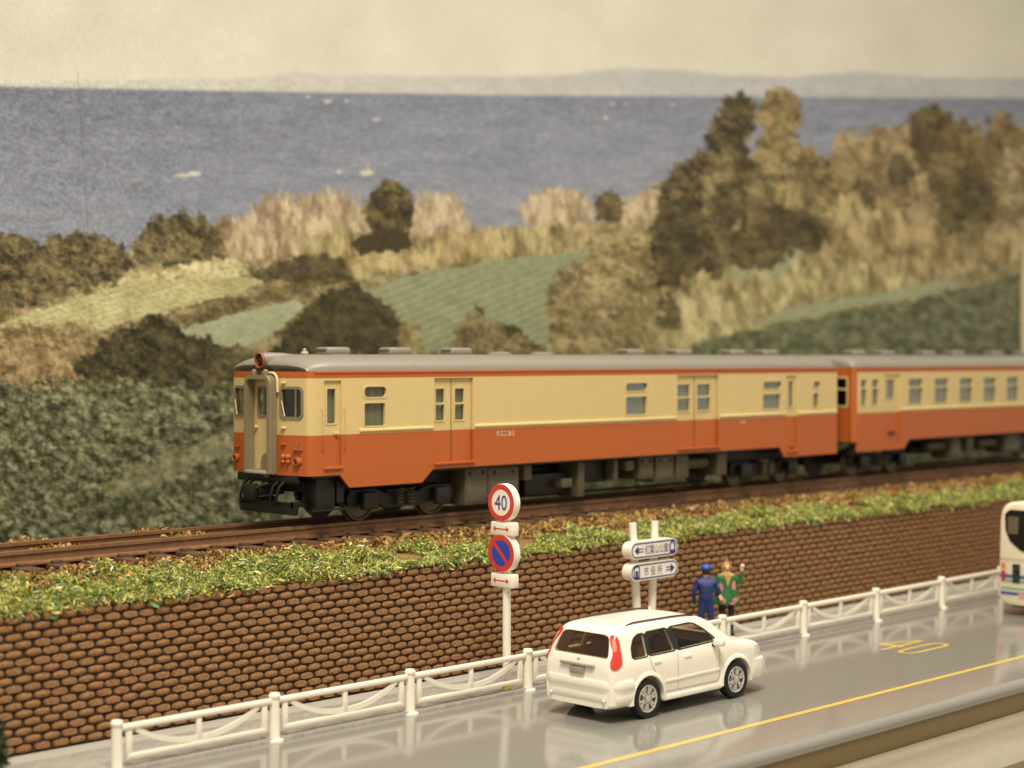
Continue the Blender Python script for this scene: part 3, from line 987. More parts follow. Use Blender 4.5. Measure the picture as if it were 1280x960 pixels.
def roof_mesh(x0, x1, round0=.75, round1=.3, bw=0.0):
    """arched roof, hipped down at the ends"""
    m = MB()
    st = []
    for t in (0, .03, .1, .2, .35, .55, .8, 1):
        st.append((x0 + t * round0, math.sqrt(max(0, 1 - (1 - t) ** 2))))
    st += [(x0 + (x1 - x0) * k / 8, 1) for k in range(1, 8)]
    for t in (1, .8, .5, .25, .1, .03, 0):
        st.append((x1 - t * round1, math.sqrt(max(0, 1 - (1 - t) ** 2))))
    K = 20
    vs = []
    for x, q in st:
        ins = .10 * (1 - q)
        for k in range(K + 1):
            a = PI * k / K
            cy, sz = math.cos(a), math.sin(a)
            yy = YC - (1.385 - ins) * math.copysign(abs(cy) ** .62, cy)
            zz = ZG + (.36 * (.38 + .62 * q)) * (abs(sz) ** .9)
            fall = max(0.0, 1 - (x - x0) / 2.5)
            vs.append((x - bw * fall * max(0, 1 - ((yy - YC) / 1.385) ** 2), yy, zz))
    n_ = len(st)
    fs = [(i * (K + 1) + k, (i + 1) * (K + 1) + k, (i + 1) * (K + 1) + k + 1, i * (K + 1) + k + 1) for i in range(n_ - 1) for k in range(K)]
    fs += [tuple(range(K + 1)), tuple(range((n_ - 1) * (K + 1), n_ * (K + 1)))]
    return m.add(vs, fs)


def bogie(car, xc):
    f = MB()
    for s in (-1, 1):
        y0 = YC + s * .93
        f.plate([(xc - 1.55, 3.62), (xc - 1.45, 3.78), (xc - .75, 3.78), (xc - .45, 3.66), (xc + .45, 3.66), (xc + .75, 3.78), (xc + 1.45, 3.78), (xc + 1.55, 3.62), (xc + 1.5, 3.46), (xc + .7, 3.46), (xc + .5, 3.36), (xc - .5, 3.36), (xc - .7, 3.46), (xc - 1.5, 3.46)], [], (0, y0, 0), UX, UZ, Vector((0, s, 0)), .14)
    f.box(xc - .35, xc + .35, YC - .8, YC + .8, 3.5, 3.75, bev=.03)
    fr = f.build('bogie_frame', M_dark, car)
    for s in (-1, 1):
        for dx in (-1.05, 1.05):
            MB().box(xc + dx - .2, xc + dx + .2, YC + s * 1.06 - .09, YC + s * 1.06 + .09, 3.36, 3.74, bev=.04).build('axle_box', M_dark, fr)
        for dx in (-.16, .16):
            m = MB()
            pts = [(xc + dx + .07 * math.cos(t), YC + s * 1.04 + .07 * math.sin(t), 3.42 + .36 * t / (10 * PI)) for t in [k * PI / 5 for k in range(51)]]
            m.tube(pts, .018, n=5)
            m.build('spring', M_taupe, fr)
    for dx in (-1.05, 1.05):
        m = MB()
        for s in (-1, 1):
            m.lathe((xc + dx, YC + s * .60, 3.52), (0, s, 0), [(0, .05), (0, .46), (.03, .46), (.035, .43), (.14, .42), (.15, .36), (.11, .34), (.10, .14), (.17, .12), (.18, 0)], n=28)
        m.cyl((xc + dx, YC - .6, 3.52), (xc + dx, YC + .6, 3.52), .07, n=10)
        m.build('wheelset', M_steel, car)


def ventilator(car, x, y=YC, L=.66, h=.17, w=.46, z=6.68):
    m = MB()
    m.box(x - L / 2, x + L / 2, y - w / 2, y + w / 2, z - .02, z + h, bev=.07, seg=3)
    v = m.build('ventilator', M_grey, car)
    MB().box(x - L / 2 - .004, x - L / 2 + .05, y - w * .36, y + w * .36, z + .06, z + h - .04, bev=.01).build('louvre', mat('louvre_grey', (86, 82, 72), rough=.5), v)
    MB().box(x - L / 2 + .1, x + L / 2 - .1, y - w / 2 - .03, y + w / 2 + .03, z - .04, z + .02).build('foot', M_grey, v)


def shell(car, x0, x1, holes_near, outline, door_front=False, front_holes=()):
    """body sides, ends, floor and interior"""
    m = MB()
    side_plate(m, outline, holes_near, YN, -1, .06)
    sd = m.build('side_wall', M_liv, car, smooth=0)
    m = MB()
    side_plate(m, outline, holes_near, YF, 1, .06)
    m.build('side_wall', M_liv, car, smooth=0)
    # rain gutter and waist line
    for y, s in ((YN, -1), (YF, 1)):
        MB().box(x0 + .1, x1 - .05, y - .02 if s < 0 else y, y if s < 0 else y + .02, ZG - .04, ZG + .012, bev=.008).build('gutter', M_verm, sd)
    MB().box(x0 + .1, x1 - .1, YN + .07, YF - .07, 4.12, 4.2).build('floor', M_dark, car, smooth=0)
    MB().box(x0 + .1, x1 - .1, YC - .03, YC + .03, 4.2, 6.3).build('partition', M_int, car, smooth=0)
    return sd


# ---------------------------------------------------------------- leading railcar
XA, XB = 21.42, 40.34
car = thing('mail_railcar', (30.9, YC, 3.09), 'leading cream and vermilion diesel railcar with grey roof and gangway end', 'railcar', 'railcars of the train')
OUT = [(XA + .16, ZB), (22.2, ZB), (22.46, ZSK), (24.5, ZSK), (24.82, ZB), (37.58, ZB), (37.82, ZSK), (XB, ZSK), (XB, ZG), (XA + .16, ZG)]
doors = [(21.78, 22.24, 4.33, 6.14), (24.86, 26.04, 4.29, 6.17), (33.22, 34.92, 4.29, 6.17), (37.9, 38.38, 4.05, 6.12)]
wins = [(22.83, 23.5, 5.75, 6.03, .11, False), (22.83, 23.46, 5.14, 5.68, .05, True), (31.2, 32.08, 5.76, 6.02, .1, False), (31.2, 32.05, 5.18, 5.68, .05, True), (36.82, 37.7, 5.74, 6.0, .08, False), (36.8, 37.66, 5.2, 5.66, .05, True), (39.14, 39.54, 5.75, 5.98, .08, False), (39.12, 39.46, 5.2, 5.65, .05, False)]
holes = [rr(a, b, c, d, .03 if k == 0 else .02) for k, (a, b, c, d) in enumerate(doors)] + [rr(a + .01, b - .01, c + .01, d - .01, r) for a, b, c, d, r, _ in wins]
sd = shell(car, XA, XB, holes, OUT)
for a, b, c, d, r, cu in wins:
    window_set(car, a, b, c, d, r, True, frame=M_cream)
# sills below the larger windows
for a, b in ((22.72, 24.82), (26.08, 33.18), (34.96, 37.86), (38.42, XB - .02)):
    MB().box(a, b, YN - .035, YN, 5.055, 5.12, bev=.015).build('waist_rail', M_ivory, sd)


def door(car, x0, x1, z0, z1, wx, wz0, wz1, split=None, depth=.05, sill=True):
    hs = [rr(a, b, wz0, wz1, .03) for a, b in wx]
    m = MB()
    side_plate(m, rr(x0, x1, z0, z1, .02), hs, YN + depth, -1, .05)
    dr = m.build('door', M_liv, car, smooth=0)
    for a, b in wx:
        w = MB()
        hh = [rr(a + .03, b - .03, wz0 + .03, wz1 - .03, .02)] if not split else [rr(a + .03, b - .03, wz0 + .03, split - .02, .02), rr(a + .03, b - .03, split + .02, wz1 - .03, .02)]
        side_plate(w, rr(a, b, wz0, wz1, .03), hh, YN + depth - .015, -1, .05)
        w.build('window_frame', M_cream, dr)
        p = MB()
        side_plate(p, rr(a + .02, b - .02, wz0 + .02, wz1 - .02, .02), [], YN + depth + .03, -1, .008)
        p.build('pane', M_glass, dr, smooth=0)
        c = MB()
        k = max(int((b - a) / .045), 6)
        vs = []
        for i in range(k + 1):
            vs += [(a - .02 + (b - a + .04) * i / k, YN + depth + .07 + .05 * (i % 2), wz0 - .03), (a - .02 + (b - a + .04) * i / k, YN + depth + .07 + .05 * (i % 2), wz1 + .03)]
        c.add(vs, [(2 * i, 2 * i + 2, 2 * i + 3, 2 * i + 1) for i in range(k)])
        c.build('curtain', M_curt, dr, smooth=0, fix=False)
    if sill:
        MB().box(x0 - .02, x1 + .02, YN - .05, YN + .06, z0 - .035, z0 + .02, bev=.012).build('door_step', M_verm, dr)
    return dr


door(car, *doors[0], [(21.86, 22.14)], 5.22, 6.0)
d1 = door(car, *doors[1], [(24.92, 25.24), (25.50, 25.84)], 5.2, 5.96, split=5.6, depth=.07)
d2 = door(car, *doors[2], [(33.26, 33.82), (34.06, 34.66)], 5.22, 5.96, split=5.6, depth=.07)
door(car, *doors[3], [(38.02, 38.3)], 5.22, 6.0)
for dr, xm in ((d1, 25.42), (d2, 33.98)):
    MB().box(xm - .006, xm + .006, YN + .06, YN + .071, 4.31, 6.15).build('door_joint', M_int, dr, smooth=0)
MB().box(38.08, 38.22, YN - .012, YN, 4.1, 4.16, bev=.005).build('step_hole', M_black, car)
for xx in (21.71, 22.30):
    MB().tube([(xx, YN - .01, 5.58), (xx, YN - .055, 5.55), (xx, YN - .055, 4.72), (xx, YN - .01, 4.69)], .010, n=6).build('handrail', M_liv, car)
MB().box(22.05, 22.16, YN - .03, YN + .02, 5.04, 5.075, bev=.01).build('door_handle', M_ivory, car)
m = text_shape('キユニ 26 5', .14, (27.05, YN, 4.89), UX, UZ, -UY, depth=.006, target_w=.56)
m.build('number_lettering', mat('lettering_white', (232, 224, 206), rough=.5), sd, smooth=0)
m = text_shape('荷 重', .07, (35.95, YN, 4.90), UX, UZ, -UY, depth=.006, target_w=.22)
m.build('load_lettering', MATS['lettering_white'], sd, smooth=0)


def end_wall(car, X, out, holes, name='end_wall', m_=None):
    """end of the body with rounded vertical edges, facing out along X"""
    m = MB()
    ew = Vector((out, 0, 0))
    m.plate([(YN + .14, ZB), (YF - .14, ZB), (YF - .14, ZG), (YN + .14, ZG)], holes, (X, 0, 0), UY, UZ, ew, .06)
    # quarter-round corners
    for yc, s in ((YN + .16, -1), (YF - .16, 1)):
        vs = []
        for k in range(7):
            a = k / 6 * PI / 2
            x = X - out * .16 + out * .16 * math.cos(a)
            y = yc + s * .16 * math.sin(a)
            vs += [(x, y, ZB), (x, y, ZG)]
        # butt against the flat part
        vs = [(X, YN + .14 if s < 0 else YF - .14, ZB), (X, YN + .14 if s < 0 else YF - .14, ZG)] + vs
        m.add(vs, [(2 * i, 2 * i + 2, 2 * i + 3, 2 * i + 1) for i in range(7)])
    return m.build(name, m_ or M_liv, car, smooth=30)


BOW = .18


def bow(y):
    return BOW * max(0.0, 1 - ((y - YC) / 1.37) ** 2)


def bowed(mb):
    mb.v = [(p[0] - bow(p[1]), p[1], p[2]) for p in mb.v]
    return mb


fw = [(27.60, 28.19), (29.35, 29.94)]
m = MB()
ys_ = sorted(set([round(27.56 + .1 * k, 3) for k in range(25)] + [27.60, 28.19, 29.35, 29.94, 28.40, 29.14, YF - .16]))
zs_ = [ZB, 4.26, 5.37, 5.99, 6.2, ZG]
gv = {}


def gp(y, z):
    k = (y, z)
    if k not in gv:
        gv[k] = len(m.v)
        m.v.append((XA - bow(y), y, z))
    return gv[k]


for y0, y1 in zip(ys_, ys_[1:]):
    for z0, z1 in zip(zs_, zs_[1:]):
        yc, zc = (y0 + y1) / 2, (z0 + z1) / 2
        if any(a < yc < b for a, b in fw) and 5.37 < zc < 5.99:
            continue
        if 28.40 < yc < 29.14 and 4.26 < zc < 6.2:
            continue
        m.f.append((gp(y0, z0), gp(y1, z0), gp(y1, z1), gp(y0, z1)))
for yc, s in ((YN + .16, -1), (YF - .16, 1)):
    x0_ = XA - bow(yc)
    k0 = len(m.v)
    for k in range(8):
        a = k / 7 * PI / 2
        for z in (ZB, ZG):
            m.v.append((XA + .16 - (XA + .16 - x0_) * math.cos(a), yc + s * .16 * math.sin(a), z))
    m.f += [(k0 + 2 * i, k0 + 2 * i + 2, k0 + 2 * i + 3, k0 + 2 * i + 1) for i in range(7)]
m.mi = [0] * len(m.f)
ew = m.build('end_wall', M_liv, car, smooth=30)
for a, b in fw:
    m = MB()
    m.plate(rr(a - .03, b + .03, 5.34, 6.02, .11), [rr(a + .02, b - .02, 5.39, 5.97, .08)], (XA - .025, 0, 0), UY, UZ, -UX, .07)
    w = bowed(m).build('cab_window', M_gang, car)
    m = MB()
    m.plate(rr(a, b, 5.37, 5.99, .08), [], (XA + .02, 0, 0), UY, UZ, -UX, .01)
    bowed(m).build('pane', M_glass, w, smooth=0)
    bowed(MB().tube([(XA - .04, b - .15, 5.40), (XA - .04, b - .06, 5.72)], .012, n=5)).build('wiper', M_ivory, w)
XG = XA - BOW
# gangway door behind the frame
m = MB()
m.plate(rr(28.385, 29.155, 4.24, 6.22, .03), [rr(28.56, 28.98, 5.38, 6.0, .06)], (XG + .03, 0, 0), UY, UZ, -UX, .05)
gd = m.build('gangway_door', M_cream, car, smooth=0)
m = MB()
m.plate(rr(28.54, 29.0, 5.36, 6.02, .07), [rr(28.59, 28.95, 5.41, 5.97, .05)], (XG + .01, 0, 0), UY, UZ, -UX, .03)
m.build('window_frame', M_gang, gd)
MB().plate(rr(28.57, 28.97, 5.39, 5.99, .05), [], (XG + .05, 0, 0), UY, UZ, -UX, .008).build('pane', M_glass, gd, smooth=0)
MB().box(XG - .03, XG + .03, 28.98, 29.05, 5.13, 5.19, bev=.015).build('door_knob', M_ivory, gd)
m = MB()
m.plate(disc(28.66, 4.36, .2, 20, .26), [], (XG - .002, 0, 0), UY, UZ, -UX, .02)
m.build('kick_plate', M_gang, gd, smooth=0)
# gangway frame: a rounded arch standing proud of the end
go = [(28.29, 4.20), (29.17, 4.20)] + [p for p in rr(28.29, 29.17, 4.2, 6.25, .17, 5)[6:18]]
gi = [(28.37, 4.27), (29.09, 4.27)] + [p for p in rr(28.37, 29.09, 4.27, 6.17, .11, 5)[6:18]]
m = MB()
m.plate(go, [gi], (XG - .21, 0, 0), UY, UZ, -UX, .20)
gf = m.build('gangway_frame', M_gang, car, smooth=30)
go2 = [((y - YC) * 1.03 + YC, (z - 5.2) * 1.012 + 5.2) for y, z in go]
m = MB()
m.plate(go2, [go], (XG - .12, 0, 0), UY, UZ, -UX, .05)
m.build('gangway_rib', M_gang, gf, smooth=30)
MB().box(XG - .26, XG - .0, 28.38, 29.08, 4.19, 4.262, bev=.02).build('foot_plate', mat('footplate_grey', (160, 154, 138), rough=.4), gf)
for yy in (28.52, 28.92):
    MB().lathe((XG - .12, yy, 6.22), (0, 0, 1), [(0, .05), (.06, .06), (.12, .06), (.15, .035), (.16, 0)], n=12).build('buffer_stay', M_gang, gf)
# cream rain hood round the gangway
m = MB()
hood = [(XG - .05, 28.19 - .07 + 0.0, z) for z in (5.9, 6.1)]
pts = [(XG - .02, 28.24, 5.9)] + [(XG - .03, 28.41 + .17 * math.cos(PI - a), 6.13 + .17 * math.sin(a)) for a in [k * PI / 12 for k in range(7)]] + [(XG - .02, 28.75, 6.30)]
m.tube(pts, .028, n=6)
m.build('rain_hood', M_ivory, car)
MB().box(XA + 1.0, XA + 1.05, YN + .07, YF - .07, 4.2, 6.3).build('cab_bulkhead', M_int, car, smooth=0)
MB().box(XA + .12, XA + .5, 27.55, 28.3, 4.2, 5.3, bev=.04).build('driving_desk', M_dark, car)
for yy in (28.02, 28.68, 29.5):
    MB().cyl((XA + .10, yy, 4.2), (XA + .10, yy, 6.25), .018, n=8).build('cab_post', M_ivory, car)
# end fittings
for yy, zz in ((28.10, 6.1), (28.10, 5.16), (29.45, 6.1), (29.45, 5.16)):
    bowed(MB().box(XA - .06, XA, yy - .06, yy + .06, zz - .02, zz + .02, bev=.012)).build('grab_step', M_ivory, car)
bowed(MB().box(XA - .06, XA, 28.04, 28.16, 4.80, 4.84, bev=.012)).build('grab_step', M_verm, car)
for yy in (27.70, 29.84):
    m = MB().lathe((XA - bow(yy), yy, 4.47), (-1, 0, 0), [(-.02, .095), (.06, .095), (.085, .085), (.09, .06), (.07, .05), (.07, 0)], n=18)
    tl = m.build('marker_lamp', M_verm, car)
    MB().lathe((XA - bow(yy) - .07, yy, 4.47), (-1, 0, 0), [(0, .05), (.015, .04), (.02, 0)], n=14).build('lens', M_lens, tl)
    bowed(MB().box(XA - .07, XA, yy - .12, yy + .12, 4.70, 4.73, bev=.01)).build('lamp_bracket', M_verm, car)
    bowed(MB().tube([(XA - .02, yy, 4.77), (XA - .035, yy, 4.82), (XA - .02, yy, 4.88)], .012, n=6)).build('lamp_hook', M_verm, car)
for yy in (27.96, 28.10):
    m = MB()
    m.lathe((XA, yy, 4.56), (-1, 0, 0), [(-.02, .06), (.05, .06), (.075, .04), (.08, 0)], n=14)
    m.lathe((XA - .02, yy - .01, 4.47), (-1, 0, -.4), [(0, .045), (.06, .04), (.08, 0)], n=10)
    bowed(m).build('jumper_socket', M_verm, car)
# roof, headlight, whistle, ventilators
rf = roof_mesh(XA - .01, XB + .01, bw=.18).build('roof', M_grey, car, smooth=40)
m = MB().lathe((XA - .26, YC + .0, 6.56), (1, .0, 0), [(0, .155), (.25, .17), (.6, .16), (.95, .12), (1.3, .02)], n=26)
hn = m.build('headlight', M_grey, car)
MB().lathe((XA - .29, YC, 6.56), (1, 0, 0), [(.12, .13), (0, .14), (-.012, .155), (.02, .17), (.05, .165)], n=26).build('rim', mat('rim_dull', (142, 78, 40), rough=.45), hn)
MB().lathe((XA - .235, YC, 6.56), (-1, 0, 0), [(0, .14), (.025, .1), (.04, 0)], n=22).build('lens', M_lens, hn)
m = MB().lathe((22.05, 28.4, 6.62), (0, 0, 1), [(0, .10), (.04, .10), (.05, .06), (.09, .085), (.12, .075), (.14, .035), (.17, .045), (.2, 0)], n=14)
m.build('whistle', mat('whistle_grey', (176, 170, 150), rough=.35), car)
for xx in (23.12, 24.91, 26.79):
    ventilator(car, xx)
for xx in (33.0, 34.95, 37.3, 38.8):
    ventilator(car, xx, h=.16)
for xx in (28.22, 29.66):
    MB().lathe((xx, YC, 6.66), (0, 0, 1), [(0, .3), (.05, .3), (.09, .2), (.10, 0)], n=20).build('roof_cap', M_grey, car)
MB().box(30.85, 31.6, 27.72, 28.05, 6.50, 6.60, bev=.03).build('hatch', M_grey, car)
MB().box(22.75, 23.45, 27.75, 27.95, 6.545, 6.575, bev=.01).build('hatch', mat('hatch_tan', (172, 160, 122), rough=.5), car)
# far end of this car
end_wall(car, XB - .0, 1, [])
MB().plate(go, [gi], (XB + .22, 0, 0), UY, UZ, UX, .2).build('gangway_frame', M_gang, car, smooth=30)
# couplers, snow plough, hoses
m = MB()
m.box(XG - .25, XG + .5, YC - .09, YC + .09, 3.72, 3.9, bev=.03)
m.box(XG - .42, XG - .2, YC - .16, YC + .16, 3.66, 3.98, bev=.05)
cp = m.build('coupler', M_black, car)
MB().tube([(XG - .3, YC - .16, 3.9), (XG - .32, YC - .45, 4.0), (XG - .3, YC - .55, 4.02)], .02, n=6).build('uncoupling_lever', M_steel, cp)
MB().box(XG + .06, XG + .2, 27.75, 29.79, 4.0, 4.165, bev=.03).build('end_sill', M_black, car)
m = MB()
m.plate([(27.72, 3.60), (29.82, 3.60), (29.75, 3.34), (27.8, 3.34)], [], (XG + .12, 0, 0), UY, UZ, -UX, .04)
m.box(XG + .12, XG + .9, 27.9, 27.98, 3.5, 3.62)
m.box(XG + .12, XG + .9, 29.56, 29.64, 3.5, 3.62)
m.build('snow_plough', M_dark, car, smooth=0)
for yy in (28.15, 28.36, 29.2, 29.4):
    MB().tube([(XG + .08, yy, 4.04), (XG - .06, yy, 3.92), (XG - .10, yy + .03, 3.70), (XG - .05, yy + .07, 3.55), (XG + .05, yy + .1, 3.56)], .032, n=7).build('brake_hose', M_black, car)
for a, b, c, d in ((21.75, 22.25, 3.45, 4.12), (22.3, 22.5, 3.55, 4.1)):
    MB().box(a, b, 27.62, 28.0, c, d, bev=.03).build('step_well', M_dark, car)
for yy in (27.62,):
    MB().box(21.62, 22.6, yy - .04, yy, 3.42, 3.46).build('step', M_dark, car)
bogie(car, 24.3)
bogie(car, 37.5)
equip = [(26.0, 26.7, 3.28, 4.12, 0), (26.72, 27.72, 3.50, 4.1, 0), (27.9, 28.15, 3.75, 4.1, 0), (28.2, 29.9, 3.35, 3.85, 1), (29.2, 29.55, 3.5, 3.72, 0), (29.75, 29.98, 3.25, 4.1, 0), (30.0, 31.1, 3.55, 4.15, 1), (31.05, 31.2, 3.6, 4.1, 0), (31.5, 31.8, 3.8, 4.05, 0), (32.0, 32.55, 3.55, 4.12, 0), (32.65, 33.35, 3.45, 4.12, 0), (33.45, 33.95, 3.5, 4.12, 0), (34.0, 35.05, 3.72, 3.98, 2), (35.15, 35.55, 3.5, 4.12, 0)]


def underfloor(car, lst):
    for a, b, c, d, k in lst:
        if k == 2:
            MB().lathe((a, 27.95, (c + d) / 2), (1, 0, 0), [(0, 0), (.0, .1), (.05, .16), (b - a - .05, .16), (b - a, .1), (b - a, 0)], n=16).build('air_tank', M_taupe, car)
        else:
            y0 = 27.62 if k == 0 else 27.9
            e = MB().box(a, b, y0, y0 + .75, c, d, bev=.025).build('equipment_box', M_taupe if k == 0 else M_dark, car)
            if k == 0 and b - a > .5:
                MB().box(a + .06, b - .06, y0 - .018, y0, c + .06, (c + d) / 2 - .02, bev=.008).build('cover', M_taupe, e)
                for q in (.2, .8):
                    MB().box(a + (b - a) * q - .03, a + (b - a) * q + .03, y0 - .03, y0, d - .16, d - .08, bev=.008).build('latch', M_dark, e)
    xa, xb = lst[0][0], lst[-1][1]
    for z, r in ((3.98, .03), (3.30, .035)):
        MB().tube([(xa, 28.3, z), (xb, 28.3, z)], r, n=6).build('pipe', M_dark, car)
    MB().box(xa - .1, xb + .1, 28.4, 29.14, 3.6, 4.12, bev=.04).build('engine_block', M_black, car)


underfloor(car, equip)
MB().box(21.75, 25.9, 28.0, 29.54, 3.78, 4.11, bev=.03).build('underframe', M_black, car)
MB().box(35.7, 40.1, 28.0, 29.54, 3.78, 4.11, bev=.03).build('underframe', M_black, car)
MB().box(22.6, 26.0, 28.35, 29.19, 3.40, 3.77, bev=.03).build('transmission', M_black, car)

# ---------------------------------------------------------------- trailing railcar (runs out of the picture)
X2, X3 = 41.2, 60.0
car2 = thing('passenger_railcar', (50.6, YC, 3.09), 'second cream and vermilion railcar with a row of passenger windows behind the leading car', 'railcar', 'railcars of the train')
OUT2 = [(X2 + .16, ZSK), (43.85, ZSK), (44.15, ZB), (57.2, ZB), (57.5, ZSK), (X3, ZSK), (X3, ZG), (X2 + .16, ZG)]
w2 = [(41.5, 41.86), (42.08, 42.48)] + [(44.06 + 1.47 * k, 44.9 + 1.47 * k) for k in range(9)]
dr2 = (42.82, 43.64, 4.0, 6.12)
holes2 = [rr(a + .01, b - .01, 5.21, 6.0, .05) for a, b in w2] + [rr(*dr2, .02)]
sd2 = shell(car2, X2, X3, holes2, OUT2)
for k, (a, b) in enumerate(w2):
    window_set(car2, a, b, 5.2, 6.01, .05, True, split=5.72, frame=M_cream)
MB().box(43.7, X3 - .1, YN - .03, YN, 5.055, 5.12, bev=.015).build('waist_rail', M_ivory, sd2)
door(car2, *dr2, [(42.9, 43.4)], 5.38, 6.0, sill=False)
MB().box(43.0, 43.35, YN - .012, YN, 4.34, 4.42, bev=.004).build('step_hole', M_black, car2)
ew2 = end_wall(car2, X2, -1, [rr(27.62, 28.1, 5.2, 6.05, .06), rr(29.44, 29.92, 5.2, 6.05, .06)], m_=M_verm)
for a, b in ((27.62, 28.1), (29.44, 29.92)):
    m = MB()
    m.plate(rr(a - .02, b + .02, 5.18, 6.07, .07), [rr(a + .03, b - .03, 5.23, 5.68, .04), rr(a + .03, b - .03, 5.73, 6.02, .04)], (X2 - .015, 0, 0), UY, UZ, -UX, .05)
    w = m.build('end_window', M_cream, car2)
    MB().plate(rr(a, b, 5.2, 6.05, .06), [], (X2 + .02, 0, 0), UY, UZ, -UX, .01).build('pane', M_glass, w, smooth=0)
MB().plate(go, [gi], (X2 - .22, 0, 0), UY, UZ, -UX, .22).build('gangway_frame', M_gang, car2, smooth=30)
roof_mesh(X2 - .01, X3, .3, .3).build('roof', M_grey, car2, smooth=40)
for xx in (43.27, 44.9, 47.26, 49.07, 51.6, 53.6, 56):
    ventilator(car2, xx, h=.16)
bogie(car2, 44.05 - .9)
bogie(car2, 57.8)
m = MB().box(XB, X2, YC - .1, YC + .1, 3.7, 3.9, bev=.02)
m.build('coupler', M_black, car2)
underfloor(car2, [(45.9, 46.9, 3.72, 3.98, 2), (46.95, 47.5, 3.45, 4.12, 0), (47.9, 48.3, 3.7, 4.1, 0), (49.0, 50.1, 3.72, 3.98, 2), (50.3, 51.3, 3.5, 4.1, 0), (51.6, 53, 3.4, 4.0, 1), (53.4, 54.6, 3.5, 4.1, 0)])


# ================================================================== WHITE GUARD FENCE
m_fence = mat('fence_white', (238, 232, 216), rough=0.42, var=.03)
FY = 23.42
fence = thing('guard_fence', (28.6, FY, 0), 'low white guard fence with curved braces standing along the kerb of the road', 'fence')
posts = [14.42 + 3.11 * k for k in range(10)]
p_mb = MB().lathe((0, 0, 0), (0, 0, 1), [(0, .0), (0, .16), (.035, .16), (.055, .10), (.09, .092), (.755, .085), (.76, .10), (.80, .105), (.84, .08), (.85, 0)], n=16)
p_me = p_mb.mesh('post', m_fence)


def add_part(name, me, parent, loc):
    o = link_mesh(name, me, parent)
    o.location = Vector(loc) - ORI[parent.name]
    return o


L = 3.11
rail_me = MB().box(.06, L - .06, -.05, .05,   .655, .76, bev=.035, seg=3).mesh('top_rail', m_fence)
low_me = MB().box(.2, L - .2, -.04, .04, .19, .27, bev=.018).mesh('bottom_rail', m_fence)
bal_me = MB().box(L / 2 - .05, L / 2 + .05, -.03, .03, .28, .66, bev=.012).mesh('baluster', m_fence)
st_me = MB().box(-.055, .055, -.03, .03, .19, .66, bev=.012).mesh('stile', m_fence)
am = MB()
pts = []
for k in range(25):
    t = -1 + 2 * k / 24
    pts.append((L / 2 + t * (L / 2 - .34), .315 + .34 * (abs(t) ** 2.1)))
ol = [(x, z + .046) for x, z in pts] + [(x, z - .046) for x, z in reversed(pts)]
am.plate(ol, [], (0, -.028, 0), UX, UZ, -UY, .056)
arc_me = am.mesh('curved_brace', m_fence)
for i, x in enumerate(posts):
    add_part('post', p_me, fence, (x, FY, 0.0))
    if i < len(posts) - 1:
        for nm, me_ in (('top_rail', rail_me), ('bottom_rail', low_me), ('baluster', bal_me), ('curved_brace', arc_me)):
            add_part(nm, me_, fence, (x, FY, 0))
        for d in (.22, L - .22):
            add_part('stile', st_me, fence, (x + d, FY, 0))

# ================================================================== ROAD SIGN WITH TWO DISCS
m_red = mat('sign_red', (206, 62, 52), rough=.4, var=.03)
m_blue = mat('sign_blue', (44, 72, 172), rough=.4, var=.03)
m_navy = mat('sign_navy', (44, 56, 128), rough=.4, var=.03)
SX, SY = 23.36, 23.62
sign = thing('traffic_sign', (SX, SY, 0), 'white traffic sign post with speed limit disc 40 above a no parking disc', 'sign')
MB().cyl((SX, SY, .0), (SX, SY, 3.5), .085, .08, n=18).build('pole', m_fence, sign)
MB().lathe((SX, SY, 0), (0, 0, 1), [(0, .2), (.03, .2), (.05, .1), (.22, .095), (.23, .0)], n=18).build('base', mat('glue_yellow', (214, 200, 120), rough=.35), sign)
FX = SX - .14


def sign_disc(z, R, kind):
    yc = SY + .02
    m = MB()
    m.lathe((FX, yc, z), (1, 0, 0), [(0, 0), (0, R - .015), (.015, R), (.17, R), (.185, R - .015), (.185, 0)], n=44)
    dsc = m.build('sign_disc', m_fence, sign)
    m = MB()
    m.plate(disc(yc, z, R * .985, 44), [disc(yc, z, R * .70, 44)], (FX - .004, 0, 0), UY, UZ, -UX, .003)
    m.build('red_ring', m_red, dsc, smooth=0)
    if kind == '40':
        # seen from the front the reader's right is -Y
        text_shape('40', R * .80, (FX - .004, yc, z), -UY, UZ, -UX, depth=.002, target_w=R * .92).build('numerals', m_navy, dsc, smooth=0)
    else:
        MB().plate(disc(yc, z, R * .72, 44), [], (FX - .002, 0, 0), UY, UZ, -UX, .001).build('blue_field', m_blue, dsc, smooth=0)
        a, w = R * .52, R * .075
        MB().plate([(yc + a - w, z + a + w), (yc + a + w, z + a - w), (yc - a + w, z - a - w), (yc - a - w, z - a + w)], [], (FX - .006, 0, 0), UY, UZ, -UX, .0015).build('red_bar', m_red, dsc, smooth=0)


def arrow_plate(z):
    yc = SY + .02
    MBp = MB().box(FX, FX + .21, yc - .30, yc + .30, z - .135, z + .135, bev=.03)
    p = MBp.build('arrow_plate', m_fence, sign)
    k = .012
    ar = [(-.22, 0), (-.15, .055), (-.15, k), (.15, k), (.15, .055), (.22, 0), (.15, -.055), (.15, -k), (-.15, -k), (-.15, -.055)]
    MB().plate([(yc + a, z + b) for a, b in ar], [], (FX - .004, 0, 0), UY, UZ, -UX, .003).build('double_arrow', m_red, p, smooth=0)


sign_disc(3.76, .37, '40')
arrow_plate(3.24)
sign_disc(2.76, .37, 'np')
arrow_plate(2.22)

